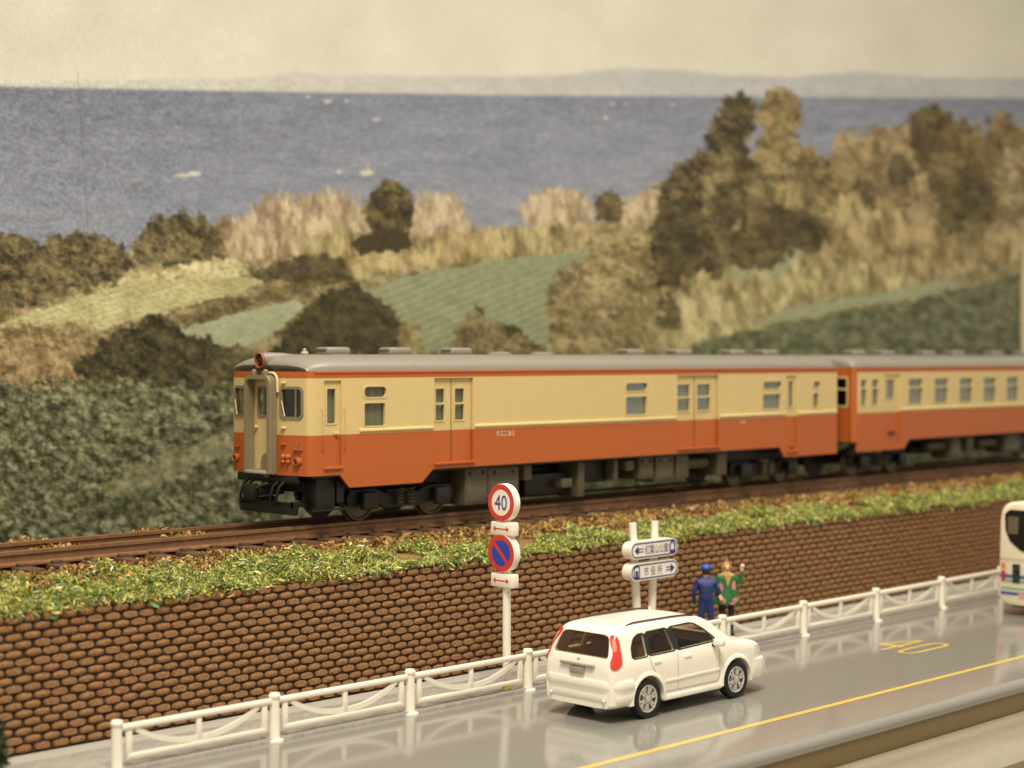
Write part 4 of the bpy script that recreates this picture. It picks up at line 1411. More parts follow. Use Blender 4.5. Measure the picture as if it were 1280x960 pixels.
# ================================================================== DIRECTION SIGN ON TWO POLES
GY = 24.35
gx = 28.38
gsign = thing('direction_sign', (gx, GY, .07), 'white two pole direction sign with two rounded boards of blue Japanese lettering', 'sign')
for x0, x1 in ((gx - .18, gx - .40), (gx + .20, gx + .36)):
    MB().cyl((x0, GY, .07), (x1, GY, 2.97), .095, .085, n=16).build('pole', m_fence, gsign)


def board(z, txt, arrow_left):
    x0, x1, h = gx - .80, gx + .80, .38
    m = MB()
    m.plate(rr(x0, x1, z - h / 2, z + h / 2, h / 2 - .005, 8), [], (0, GY - .30, 0), UX, UZ, -UY, .26)
    b = m.build('sign_board', m_fence, gsign, smooth=40)
    m = MB()
    m.plate(rr(x0 + .025, x1 - .025, z - h / 2 + .025, z + h / 2 - .025, h / 2 - .03, 8), [rr(x0 + .055, x1 - .055, z - h / 2 + .055, z + h / 2 - .055, h / 2 - .06, 8)], (0, GY - .304, 0), UX, UZ, -UY, .003)
    m.build('border_line', m_navy, b, smooth=0)
    s = 1 if arrow_left else -1
    xa = gx - s * .52
    ar = [(-.16, 0), (-.03, .10), (-.03, .045), (.14, .045), (.14, .02), (-.01, .02), (-.01, -.02), (.14, -.02), (.14, -.045), (-.03, -.045), (-.03, -.10)]
    MB().plate([(xa + s * a, z + c) for a, c in (ar if s > 0 else reversed(ar))], [], (0, GY - .304, 0), UX, UZ, -UY, .003).build('arrow', m_navy, b, smooth=0)
    xi = gx + s * .60
    if arrow_left:   # small tree pictogram
        o = [(-.09, -.13), (.09, -.13), (.11, .05), (.05, .12), (.02, .15), (-.02, .15), (-.05, .12), (-.11, .05)]
        i = [(-.055, -.06), (.055, -.06), (.06, .04), (0, .11), (-.06, .04)]
    else:            # small building pictogram
        o = [(-.10, -.14), (.10, -.14), (.10, .09), (.05, .14), (-.05, .14), (-.10, .09)]
        i = [(-.045, -.10), (-.045, .03), (.045, .03), (.045, -.10), (.068, -.10), (.068, .08), (.03, .11), (-.03, .11), (-.068, .08), (-.068, -.10)]
    MB().plate([(xi + a, z + c) for a, c in o], [[(xi + a, z + c) for a, c in i]], (0, GY - .304, 0), UX, UZ, -UY, .003).build('pictogram', m_navy, b, smooth=0)
    text_shape(txt, .20, (gx + s * .06, GY - .30, z), UX, UZ, -UY, depth=.005, target_w=.78 if arrow_left else .62).build('lettering', m_navy, b, smooth=0)


board(2.40, '紅葉山公園', True)
board(1.93, '市 役 所', False)


# ================================================================== WHITE ESTATE CAR
def pchip(xk, yk, x):
    xk, yk = np.asarray(xk, float), np.asarray(yk, float)
    h = np.diff(xk)
    d = np.diff(yk) / h
    m = np.zeros(len(xk))
    m[0], m[-1] = d[0], d[-1]
    for i in range(1, len(xk) - 1):
        if d[i - 1] * d[i] > 0:
            w1, w2 = 2 * h[i] + h[i - 1], h[i] + 2 * h[i - 1]
            m[i] = (w1 + w2) / (w1 / d[i - 1] + w2 / d[i])
    i = np.clip(np.searchsorted(xk, x) - 1, 0, len(h) - 1)
    t = (x - xk[i]) / h[i]
    return (2 * t**3 - 3 * t**2 + 1) * yk[i] + (t**3 - 2 * t**2 + t) * h[i] * m[i] + (-2 * t**3 + 3 * t**2) * yk[i + 1] + (t**3 - t**2) * h[i] * m[i + 1]


ZT = ([0, .015, .045, .085, .15, .22, .28, .35, .46, 1.0, 1.8, 2.45, 2.75, 2.95, 3.2, 3.45, 3.6, 3.75, 4.05, 4.3, 4.46, 4.56, 4.62, 4.64],
      [.92, 1.06, 1.14, 1.22, 1.37, 1.53, 1.625, 1.67, 1.70, 1.725, 1.72, 1.70, 1.655, 1.58, 1.405, 1.235, 1.145, 1.115, 1.08, 1.03, .96, .87, .76, .70])
WB = ([0, .04, .12, .25, .5, 3.9, 4.2, 4.42, 4.56, 4.64], [.79, .835, .865, .882, .89, .89, .87, .81, .72, .60])


def section(x, dw=0.0, dz=0.0, zb=.27):
    zt = float(pchip(*ZT, x)) - dz
    wb = float(pchip(*WB, x)) - dw
    zs = min(1.06, zt - .07)
    ysh = wb - .025
    out = [(0, zb), (wb * .55, zb), (wb * .90, zb + .015), (wb * .975, zb + .07), (wb * .992, zb + .2), (wb, zb + (zs - zb) * .42), (wb, zb + (zs - zb) * .62), (wb - .006, zb + (zs - zb) * .84), (ysh, zs)]
    ze = max(zt - .13, zs)
    tum = .19 * (ze - zs) / .55
    ye = ysh - tum
    for f in (.25, .5, .75, 1):
        out.append((ysh - tum * f, zs + (ze - zs) * f))
    r = zt - ze
    out += [(ye - .025, ze + r * .45), (ye - .075, ze + r * .78), (ye - .16, ze + r * .95), (ye * .55, zt + .006), (0, zt + .012)]
    return out


def body_loft(x0, x1, n, dw=0, dz=0, zb=.27):
    m = MB()
    t = np.linspace(0, 1, n)
    t = .5 - .5 * np.cos(PI * t) if dw == 0 else t
    st = x0 + (x1 - x0) * (.6 * t + .4 * np.linspace(0, 1, n))
    rings = []
    for x in st:
        s = section(float(x), dw, dz, zb)
        rings.append([(x, y, z) for y, z in s] + [(x, -y, z) for y, z in reversed(s[1:-1])])
    K = len(rings[0])
    m.add([p for r in rings for p in r], [(i * K + k, i * K + (k + 1) % K, (i + 1) * K + (k + 1) % K, (i + 1) * K + k) for i in range(n - 1) for k in range(K)] + [tuple(range(K - 1, -1, -1)), tuple(range((n - 1) * K, n * K))])
    return m


def temp(mb, name='temp'):
    me_ = mb.mesh(name, M_white, smooth=0)
    o = bpy.data.objects.new(name, me_)
    COL.objects.link(o)
    return o


m_car = mat('car_white', (243, 238, 224), rough=0.28, var=.015, coat=.4)
m_cglass = glass('car_glass', (0.66, 0.57, 0.44), .03)
m_tyre = mat('tyre_black', (24, 23, 21), rough=.75)
m_chrome = mat('chrome', (226, 222, 212), rough=.22, metal=.75)
m_trim = mat('trim_black', (30, 27, 24), rough=.4)
CX0, CYC = 22.56, 20.96
suv = thing('estate_car', (CX0, CYC, 0), 'white high roofed estate car with tall red tail lamps parked on the road', 'car')

W_side = [
    [(.56, 1.17), (.62, 1.13), (.97, 1.135), (.99, 1.53), (.84, 1.53), (.70, 1.47), (.59, 1.33)],
    [(1.07, 1.14), (1.75, 1.15), (1.64, 1.555), (1.09, 1.54)],
    [(1.90, 1.155), (2.98, 1.19), (2.95, 1.26), (2.72, 1.43), (2.50, 1.545), (2.36, 1.575), (1.80, 1.56)]]
W_rear = [(-.68, 1.17), (.68, 1.17), (.63, 1.38), (.57, 1.54), (.44, 1.57), (-.44, 1.57), (-.57, 1.54), (-.63, 1.38)]
W_front = [(-.70, 1.22), (.70, 1.22), (.60, 1.50), (.54, 1.565), (-.54, 1.565), (-.60, 1.50)]


def soften(poly_, r=.045, n=3):
    out = []
    k = len(poly_)
    for i in range(k):
        p, a, b = Vector(poly_[i]), Vector(poly_[i - 1]), Vector(poly_[(i + 1) % k])
        ra = min(r, (a - p).length * .4)
        rb = min(r, (b - p).length * .4)
        s, e = p + (a - p).normalized() * ra, p + (b - p).normalized() * rb
        for j in range(n + 1):
            t = j / n
            out.append(tuple((1 - t) ** 2 * s + 2 * t * (1 - t) * p + t * t * e))
    return out


W_side = [soften(w) for w in W_side]
W_rear, W_front = soften(W_rear, .06), soften(W_front, .06)
outer = body_loft(0, 4.64, 64)
bvh = BVHTree.FromPolygons([Vector(v) for v in outer.v], outer.f)
o_body = temp(outer, 'body')
cutters = []
cutters.append(temp(body_loft(.16, 3.5, 40, .055, .05, .55)))
wc = MB()
for x in (.95, 3.58):
    for s in (-1, 1):
        wc.cyl((x, s * .56, .36), (x, s * 1.2, .36), .425, n=36)
cutters.append(temp(wc))
for w in W_side:
    c = MB()
    c.plate(w, [], (0, -1.2, 0), UX, UZ, -UY, .75)
    c.plate(w, [], (0, 1.2, 0), UX, UZ, UY, .75)
    cutters.append(temp(c))
c = MB()
c.plate(W_rear, [], (-.3, 0, 0), UY, UZ, -UX, 1.0)
cutters.append(temp(c))
c = MB()
c.plate(W_front, [], (4.2, 0, 0), UY, UZ, UX, 1.5)
cutters.append(temp(c))
for c in cutters:
    md = o_body.modifiers.new('cut', 'BOOLEAN')
    md.operation = 'DIFFERENCE'
    md.solver = 'EXACT'
    md.object = c
me_body = evaluated(o_body)
for c in cutters + [o_body]:
    bpy.data.objects.remove(c)
me_body.name = 'body'
me_body.materials.clear()
me_body.materials.append(m_car)
me_body.polygons.foreach_set('material_index', [0] * len(me_body.polygons))
me_body.polygons.foreach_set('use_smooth', [True] * len(me_body.polygons))
me_body.set_sharp_from_angle(angle=math.radians(32))
body = link_mesh('body', me_body, suv)


def hit(p, d):
    h = bvh.ray_cast(Vector(p), Vector(d))
    return (h[0], h[1]) if h[0] is not None else (None, None)


def patch(outline, to3, d, off=.008, rings=(0, .4, .75, 1.0), skirt=True, mb=None):
    """lay an outline onto the body surface by projection along d; to3 turns a 2D point into a 3D start point"""
    mb = mb or MB()
    c = sum((Vector(p) for p in outline), Vector((0, 0))) / len(outline)
    vs, K = [], len(outline)
    d = Vector(d).normalized()
    rs = [r for r in rings if r > 0]
    last = None

    def proj(p, o_):
        nonlocal last
        h, nn = hit(to3(p), d)
        if h is None:
            h = last if last is not None else Vector(to3(p))
        last = h
        return h - d * o_
    for r in rs:
        for p in outline:
            q_ = c + (Vector(p) - c) * r
            vs.append(proj(q_, off))
    fs = []
    for i in range(len(rs) - 1):
        fs += [(i * K + k, i * K + (k + 1) % K, (i + 1) * K + (k + 1) % K, (i + 1) * K + k) for k in range(K)]
    if rings[0] == 0:
        vs.append(proj(c, off))
        fs += [(k, (k + 1) % K, len(vs) - 1) for k in range(K)]
    if skirt:
        n0 = len(vs)
        for p in outline:
            vs.append(proj(c + (Vector(p) - c) * 1.0, -.012))
        i = len(rs) - 1
        fs += [(i * K + k, i * K + (k + 1) % K, n0 + (k + 1) % K, n0 + k) for k in range(K)]
    return mb.add(vs, fs)


def place(mb, name, m, parent=suv, smooth=35):
    mb.v = [(p[0] + CX0, p[1] + CYC, p[2]) for p in mb.v]
    return mb.build(name, m, parent, smooth)


for s in (-1, 1):
    for w in W_side:
        p = place(patch(w, lambda q_, s=s: (q_[0], s * 2, q_[1]), (0, -s, 0), -.018, skirt=False, rings=(0, .5, 1.04)), 'side_window', m_cglass)
        place(patch(w, lambda q_, s=s: (q_[0], s * 2, q_[1]), (0, -s, 0), .004, rings=(.98, 1.10), skirt=True), 'seal', m_trim, p)
place(patch(W_rear, lambda q_: (-2, q_[0], q_[1]), (1, 0, 0), -.02, skirt=False, rings=(0, .5, 1.04)), 'rear_window', m_cglass)
place(patch(W_front, lambda q_: (6, q_[0], q_[1]), (-1, 0, 0), -.02, skirt=False, rings=(0, .5, 1.03)), 'windscreen', m_cglass)
# B pillar between the side doors is black
for s in (-1, 1):
    for pl_ in ([(1.00, 1.14), (1.06, 1.14), (1.08, 1.53), (1.0, 1.53)], [(1.77, 1.155), (1.885, 1.155), (1.79, 1.55), (1.66, 1.55)]):
        place(patch(soften(pl_, .01, 1), lambda q_, s=s: (q_[0], s * 2, q_[1]), (0, -s, 0), .005), 'pillar_trim', m_trim)

# tall tail lamps wrapped over the rear corners
m_tail = mat('tail_red', (214, 52, 44), rough=.12, var=.04, coat=.6)
for s in (-1, 1):
    dv = Vector((.78, -s * .62, 0)).normalized()
    side = Vector((dv.y, -dv.x, 0)) * (1 if s > 0 else -1)   # in-plane horizontal
    o0 = Vector((.13, s * .83, 0)) - dv * 2
    lamp = [(-.05, 1.00), (.04, .985), (.105, 1.03), (.115, 1.12), (.075, 1.23), (.07, 1.32), (.11, 1.42), (.135, 1.52), (.12, 1.575), (.05, 1.585), (-.015, 1.54), (-.055, 1.42), (-.075, 1.30), (-.10, 1.18), (-.11, 1.08)]
    sg = -s
    tl = place(patch(soften(lamp, .03, 2), lambda q_, o0=o0, side=side: tuple(o0 + side * q_[0] + Vector((0, 0, q_[1]))), dv, .022), 'tail_lamp', m_tail)
    inner = [(-.0, 1.30), (.05, 1.30), (.085, 1.44), (.09, 1.52), (.04, 1.52), (.0, 1.42)]
    place(patch(soften(inner, .02, 2), lambda q_, o0=o0, side=side: tuple(o0 + side * q_[0] + Vector((0, 0, q_[1]))), dv, .03), 'lamp_lens', mat('tail_pale', (236, 140, 124), rough=.1, coat=.6), tl)


def bumper(path, prof):
    """sweep a profile (outward, z) along a plan path of (x, y, nx, ny)"""
    m = MB()
    K = len(prof)
    for x, y, nx, ny in path:
        m.v += [(x + nx * o, y + ny * o, z) for o, z in prof]
    n_ = len(path)
    m.f = [(i * K + k, (i + 1) * K + k, (i + 1) * K + (k + 1) % K, i * K + (k + 1) % K) for i in range(n_ - 1) for k in range(K)]
    m.f += [tuple(range(K)), tuple(range((n_ - 1) * K, n_ * K))]
    m.mi = [0] * len(m.f)
    return m


def u_path(xe, xin, w, r, sgn):
    """plan path round one end of the car: from one side, round the corner, across, to the other side"""
    pts = []
    pts.append((xin, -w, 0, -1))
    cx = xe + sgn * r
    for k in range(9):
        a = k / 8 * PI / 2
        nx, ny = -sgn * math.sin(a), -math.cos(a)
        pts.append((cx + nx * r, -w + r + ny * r, nx, ny))
    for k in range(9):
        a = PI / 2 - k / 8 * PI / 2
        nx, ny = -sgn * math.sin(a), math.cos(a)
        pts.append((cx + nx * r, w - r + ny * r, nx, ny))
    pts.append((xin, w, 0, 1))
    return pts


rb = place(bumper(u_path(.05, .52, .845, .22, 1), [(-.06, .33), (.03, .34), (.065, .40), (.07, .50), (.055, .56), (.085, .62), (.095, .70), (.075, .765), (-.06, .80)]), 'rear_bumper', m_car, smooth=50)
for s in (-1, 1):
    place(MB().lathe((-.02, s * .66, .42), (-1, 0, 0), [(0, .035), (.02, .032), (.03, .018), (.033, 0)], n=14), 'reflector', mat('reflector_pale', (240, 232, 210), rough=.1), rb)
place(bumper(u_path(4.60, 4.12, .83, .26, -1), [(-.06, .30), (.02, .31), (.05, .40), (.06, .55), (.05, .68), (-.06, .72)]), 'front_bumper', m_car, smooth=50)
place(MB().box(-.045, .03, -.17, .17, .84, .97, bev=.008), 'number_plate', mat('plate_grey', (150, 146, 136), rough=.4))
place(MB().box(-.05, .03, -.42, .42, .99, 1.035, bev=.012), 'tailgate_garnish', mat('garnish_grey', (178, 172, 160), rough=.25, metal=.5))
place(MB().box(.015, .04, -.035, .035, 1.09, 1.12, bev=.006), 'lock_badge', m_chrome)
for s in (-1, 1):
    hl = [(4.16, .80), (4.40, .74), (4.52, .78), (4.50, .88), (4.34, .95), (4.18, .97)]
    place(patch(soften(hl, .03, 2), lambda q_, s=s: (q_[0], s * 2, q_[1]), (0, -s, 0), .008), 'headlamp', mat('headlamp_clear', (226, 224, 214), rough=.08, coat=1.0))
place(MB().box(4.555, 4.64, -.42, .42, .70, .82, bev=.02), 'grille', m_trim)
# roof rails
for s in (-1, 1):
    pts = []
    for k in range(21):
        x = .66 + 1.95 * k / 20
        h, _n = hit((x, s * .575, 3), (0, 0, -1))
        up = .028 * min(1, min(k, 20 - k) / 2.0)
        pts.append((x, s * .575, h.z + up))
    place(MB().tube(pts, .017, n=8), 'roof_rail', mat('roof_rail_dark', (70, 52, 44), rough=.4))
h, _n = hit((2.3, 0, 3), (0, 0, -1))
place(MB().cyl((2.45, .35, h.z - .03), (2.42, .35, h.z + .05), .03, .015, n=8), 'antenna_base', m_car)
# door seams, handles, side moulding


def ribbon(pts, s, w=.011, off=.0025):
    m = MB()
    P = []
    for x, z in pts:
        h, nn = hit((x, s * 2, z), (0, -s, 0))
        if h is not None:
            P.append(h + Vector((0, s * off, 0)))
    k = len(P)
    vs = []
    for i, p in enumerate(P):
        d = (P[min(i + 1, k - 1)] - P[max(i - 1, 0)]).normalized()
        sd_ = d.cross(Vector((0, s, 0))).normalized() * w / 2
        vs += [p + sd_, p - sd_]
    return m.add(vs, [(2 * i, 2 * i + 1, 2 * i + 3, 2 * i + 2) for i in range(k - 1)])


def lerp_path(pts, n=10):
    out = []
    for (a, b), (c, d) in zip(pts, pts[1:]):
        out += [(a + (c - a) * t / n, b + (d - b) * t / n) for t in range(n)]
    return out + [pts[-1]]


m_seam = mat('seam_grey', (150, 140, 120), rough=.6)
for s in (-1, 1):
    for path in ([(1.82, 1.14), (1.80, .9), (1.80, .42)], [(3.02, 1.18), (3.06, .95), (3.03, .46), (2.95, .42), (1.80, .42), (1.30, .42)], [(1.02, 1.12), (1.06, .95), (1.22, .72), (1.30, .55), (1.30, .42)]):
        place(ribbon(lerp_path(path), s), 'door_seam', m_seam, body)
    for x in (1.12, 2.0):
        hnd = [(x, .99), (x + .20, .995), (x + .20, 1.035), (x, 1.03)]
        place(patch(soften(hnd, .015, 2), lambda q_, s=s: (q_[0], s * 2, q_[1]), (0, -s, 0), .025), 'door_handle', m_car)
    mo = [(1.42, .60), (3.05, .62), (3.05, .655), (1.42, .635)]
    place(patch(lerp_path(mo + [mo[0]], 14)[:-1], lambda q_, s=s: (q_[0], s * 2, q_[1]), (0, -s, 0), .016), 'side_moulding', m_car)
    # sill
    place(MB().box(1.38, 3.14, s * .845 - .045, s * .845 + .045, .25, .37, bev=.035), 'sill', m_car)
    # wheel arch flares
    for x in (.95, 3.58):
        m = MB()
        K = 20
        for k in range(K + 1):
            a = math.radians(-8) + k / K * math.radians(196)
            for r, yy in ((.425, .862), (.43, .912), (.475, .910), (.52, .880), (.53, .80)):
                xx, zz = x + r * math.cos(a), .36 + r * math.sin(a)
                m.v.append((xx, s * yy, zz))
        m.f = [(k * 5 + j, (k + 1) * 5 + j, (k + 1) * 5 + j + 1, k * 5 + j + 1) for k in range(K) for j in range(4)]
        m.mi = [0] * len(m.f)
        place(m, 'wheel_arch', m_car, smooth=50)
    # mirror
    place(MB().box(2.82, 2.99, s * .98 - .12, s * .98 + .10, 1.10, 1.25, bev=.05, seg=3), 'door_mirror', m_car)
    place(MB().box(2.86, 2.96, s * .85 - .05, s * .85 + .06, 1.08, 1.14, bev=.015), 'mirror_stay', m_trim)
    # wheels
    for x in (.95, 3.58):
        c0 = (x, s * .68, .36)
        ty = place(MB().lathe(c0, (0, s, 0), [(0, .25), (.0, .32), (.02, .35), (.05, .36), (.17, .36), (.205, .35), (.215, .32), (.20, .255), (.14, .25)], n=36), 'wheel', m_tyre)
        rm = place(MB().lathe(c0, (0, s, 0), [(.20, .255), (.21, .245), (.19, .225), (.10, .22), (.09, 0)], n=36), 'rim', m_chrome, ty)
        m = MB()
        for k in range(6):
            a = 2 * PI * k / 6 + .3
            for da in (-.13, .13):
                ca, sa = math.cos(a + da), math.sin(a + da)
                cb, sb = math.cos(a + da * 1.15), math.sin(a + da * 1.15)
                wv = .019
                p0, p1 = Vector((x + .05 * ca, 0, .36 + .05 * sa)), Vector((x + .238 * cb, 0, .36 + .238 * sb))
                t_ = (p1 - p0).normalized().cross(UY) * wv
                vs = []
                for y_ in (.165, .205):
                    for p, sg in ((p0, 1), (p1, 1), (p1, -1), (p0, -1)):
                        q_ = p + t_ * sg
                        vs.append((q_.x, s * (.68 + y_), q_.z))
                m.add(vs, [(0, 1, 2, 3), (4, 5, 6, 7), (0, 1, 5, 4), (1, 2, 6, 5), (2, 3, 7, 6), (3, 0, 4, 7)])
        m.lathe((x, s * .84, .36), (0, s, 0), [(0, .07), (.05, .065), (.06, .04), (.06, 0)], n=14)
        place(m, 'spokes', m_chrome, ty, smooth=20)
        place(MB().cyl((x, s * .69, .36), (x, s * .76, .36), .21, n=20), 'brake', m_trim, ty)
# under body and cabin
place(MB().box(.25, 4.35, -.55, .55, .20, .40, bev=.05), 'chassis', m_trim)
m_seat = mat('seat_tan', (176, 146, 104), rough=.8)
place(MB().box(.3, 3.3, -.78, .78, .56, .72), 'cabin_floor', m_seat)
for x in (1.15, 2.05):
    for yy in (-.4, .4):
        st_ = place(MB().box(x, x + .5, yy - .26, yy + .26, .72, .92, bev=.06), 'seat', m_seat)
        place(MB().box(x - .12, x + .05, yy - .25, yy + .25, .85, 1.32, bev=.06), 'seat_back', m_seat, st_)
        place(MB().box(x - .10, x + .0, yy - .12, yy + .12, 1.34, 1.50, bev=.03), 'head_rest', m_seat, st_)
place(MB().box(2.98, 3.35, -.74, .74, .72, 1.13, bev=.06), 'dashboard', m_trim)

# ================================================================== BUS AT THE RIGHT EDGE
BX, BYF, BYN = 39.4, 21.85, 19.35
BL, BTOP = 9.0, 2.92
m_bus = mat('bus_cream', (236, 226, 200), rough=.35, var=.02, coat=.3)
m_bgl = mat('bus_black_glass', (26, 25, 28), rough=.08, coat=.5)
bus = thing('coach_bus', (BX, (BYF + BYN) / 2, 0), 'cream bus with black rear window and blue stripes at the right edge of the road', 'bus')
byc = (BYF + BYN) / 2
m = MB()
st = [(0, .0), (.03, .55), (.10, .85), (.22, 1), (BL - .3, 1), (BL - .1, .9), (BL, .5)]
K = 24
for x, q_ in st:
    for k in range(K):
        a = 2 * PI * (k + .5) / K
        ca, sa = math.cos(a), math.sin(a)
        hw = (BYF - BYN) / 2 - .06 * (1 - q_)
        zc, hh = (BTOP + .26) / 2, (BTOP - .26) / 2 - .05 * (1 - q_)
        yy = byc + hw * math.copysign(abs(ca) ** .22, ca) * (1 - .035 * max(0, sa))
        zz = zc + hh * math.copysign(abs(sa) ** .22, sa)
        m.v.append((BX + x + .10 * max(0, (zz - 1.3) / 1.6) * (q_ < .9), yy, zz))
n_ = len(st)
m.f = [(i * K + k, i * K + (k + 1) % K, (i + 1) * K + (k + 1) % K, (i + 1) * K + k) for i in range(n_ - 1) for k in range(K)] + [tuple(range(K)), tuple(range((n_ - 1) * K, n_ * K))]
m.mi = [0] * len(m.f)
bbody = m.build('body', m_bus, bus, smooth=45)
bl_ = BX - .012


def bus_panel(pts, name, mm, off=0.0, th=.03, parent=None):
    mb_ = MB()
    mb_.plate(pts, [], (0, 0, 0), UY, UZ, -UX, th)
    mb_.v = [(bl_ - off + x + .10 * max(0, (z - 1.3) / 1.6), y, z) for x, y, z in mb_.v]
    return mb_.build(name, mm, parent or bus, smooth=0)


rwin = [(BYF - .16, 2.60), (BYF - .19, 2.2), (BYF - .32, 1.92), (BYF - .62, 1.70), (BYF - 1.05, 1.62), (BYN + 1.05, 1.62), (BYN + .62, 1.70), (BYN + .32, 1.92), (BYN + .19, 2.2), (BYN + .16, 2.60), (BYN + .3, 2.72), (BYF - .3, 2.72)]
rw = bus_panel(soften(rwin, .05, 2), 'rear_window', m_bgl)
bus_panel(rr(BYF - .55, BYF - .26, 2.1, 2.55, .03), 'inner_frame', mat('bus_frame_tan', (96, 84, 66), rough=.4), .004, .002, rw)
bus_panel(rr(byc - .62, byc + .62, 2.36, 2.6, .02), 'destination_display', mat('display_dark', (40, 28, 20), rough=.2), .004, .002, rw)
bus_panel(rr(BYF - .62, BYF - .42, .86, 1.34, .02), 'vent_panel', m_bgl, .004, .02)
bus_panel(rr(BYN + .42, BYN + .62, .86, 1.34, .02), 'vent_panel', m_bgl, .004, .02)
bus_panel(rr(byc - .5, byc + .3, 1.18, 1.27, .02), 'badge_strip', m_bgl, .004, .02)
sb_, st_, sp_ = mat('stripe_blue', (40, 74, 140), rough=.4), mat('stripe_teal', (96, 176, 150), rough=.4), mat('stripe_pink', (222, 150, 150), rough=.4)
for z0, z1, y1, mm in ((1.00, 1.06, BYF - .07, sb_), (.89, .94, BYF - .10, st_), (.70, .735, BYF - .10, st_), (.55, .62, BYF - .09, sb_)):
    yb = BYN + .1 if z1 > .8 else BYF - 1.1
    bus_panel(rr(yb, y1, z0, z1, .0), 'stripe', mm, .001, .008)
bus_panel(rr(BYF - 1.6, BYF - .58, .47, .60, .0), 'stripe', sp_, .003, .008)
for yy in (BYF - .16, BYN + .16):
    for zz, cc in ((1.30, 'amber'), (1.10, 'red'), (.94, 'red')):
        bus_panel(disc(yy, zz, .06, 14), 'rear_lamp', mat('lamp_' + cc, (214, 120, 40) if cc == 'amber' else (196, 40, 36), rough=.15), .008, .02)
bus_panel(rr(BYN + .05, BYF - .05, 1.46, 1.475, 0), 'panel_joint', m_seam, .001, .006)
for x in (2.1, BL - 2.3):
    for s, yy in ((1, BYF - .30), (-1, BYN + .30)):
        w = MB().lathe((BX + x, yy, .42), (0, s, 0), [(0, .3), (0, .40), (.03, .42), (.22, .42), (.25, .40), (.25, .26), (.2, .24)], n=28).build('wheel', m_tyre, bus)
        MB().lathe((BX + x, yy, .42), (0, s, 0), [(.22, .26), (.16, .2), (.16, .1), (.22, .08), (.22, 0)], n=20).build('rim', m_chrome, w)
for s, yy in ((1, BYF), (-1, BYN)):
    for k in range(5):
        mb_ = MB()
        mb_.plate(rr(BX + .7 + 1.6 * k, BX + 2.15 + 1.6 * k, 1.6, 2.5, .08), [], (0, yy + s * .006, 0), UX, UZ, UY * s, .03)
        mb_.build('side_window', m_bgl, bus, smooth=0)
MB().box(BX + .3, BX + BL - .3, BYN + .25, BYF - .25, .2, .4).build('chassis', m_trim, bus, smooth=0)


# ================================================================== TWO FIGURES ON THE PAVEMENT
def figure(name, base, yaw, joints, edges, colour_of, mats, label):
    """one skinned body; joints: name -> (x right, y forward, z, radius)"""
    t = thing(name, base, label, 'person', 'figures on the pavement')
    t.rotation_euler.z = yaw
    keys = list(joints)
    me_ = bpy.data.meshes.new('skeleton')
    me_.from_pydata([joints[k][:3] for k in keys], [(keys.index(a), keys.index(b)) for a, b in edges], [])
    o = bpy.data.objects.new('skeleton', me_)
    COL.objects.link(o)
    o.modifiers.new('skin', 'SKIN')
    o.modifiers.new('sub', 'SUBSURF').levels = 2
    for k, v in zip(keys, me_.skin_vertices[0].data):
        v.radius = (joints[k][3], joints[k][3])
        v.use_root = (k == 'pelvis')
    out = evaluated(o)
    bpy.data.objects.remove(o)
    out.name = 'body'
    for m_ in mats:
        out.materials.append(m_)
    for p in out.polygons:
        p.material_index = colour_of(p.center)
        p.use_smooth = True
    b = bpy.data.objects.new('body', out)
    COL.objects.link(b)
    b.parent = t
    ORI[b.name] = Vector((0, 0, 0))
    return t, b


def local_part(t, mb_, name, m_, parent=None):
    me_ = mb_.mesh(name, m_)
    o = bpy.data.objects.new(name, me_)
    COL.objects.link(o)
    o.parent = parent or t
    return o


def hand_joints(J, E, s, wrist, tip):
    """palm, four fingers and a thumb at the end of an arm"""
    w, p = Vector(wrist), Vector(tip)
    d = (p - w).normalized()
    sx = d.cross(Vector((0, 1, 0)))
    sx = (sx if sx.length > .2 else d.orthogonal()).normalized()
    J['palm' + s] = (*(w + d * .07), .036)
    E.append(('wrist' + s, 'palm' + s))
    for k, (o, ln) in enumerate(((-.032, .062), (-.011, .075), (.011, .078), (.032, .066))):
        a = w + d * .115 + sx * o
        b = a + d * ln
        J['f%d%s' % (k, s)] = (*a, .011)
        J['g%d%s' % (k, s)] = (*b, .009)
        E += [('palm' + s, 'f%d%s' % (k, s)), ('f%d%s' % (k, s), 'g%d%s' % (k, s))]
    a = w + d * .075 - sx * .055
    J['t' + s] = (*a, .011)
    E.append(('palm' + s, 't' + s))


m_navyu = mat('uniform_navy', (34, 52, 108), rough=.55, var=.1)
m_skin = mat('skin', (214, 172, 128), rough=.6, var=.04)
m_boot = mat('shoe_black', (26, 24, 24), rough=.5)
m_darktr = mat('trousers_dark', (34, 38, 34), rough=.7)
m_greenj = mat('jacket_green', (36, 116, 62), rough=.6, rgb2=(30, 96, 50), scale=9)
m_pinkp = mat('patch_pink', (206, 130, 130), rough=.6)
m_scarf = mat('scarf_cream', (190, 156, 98), rough=.6)
m_cap = mat('cap_blue', (44, 82, 176), rough=.4, var=.06)


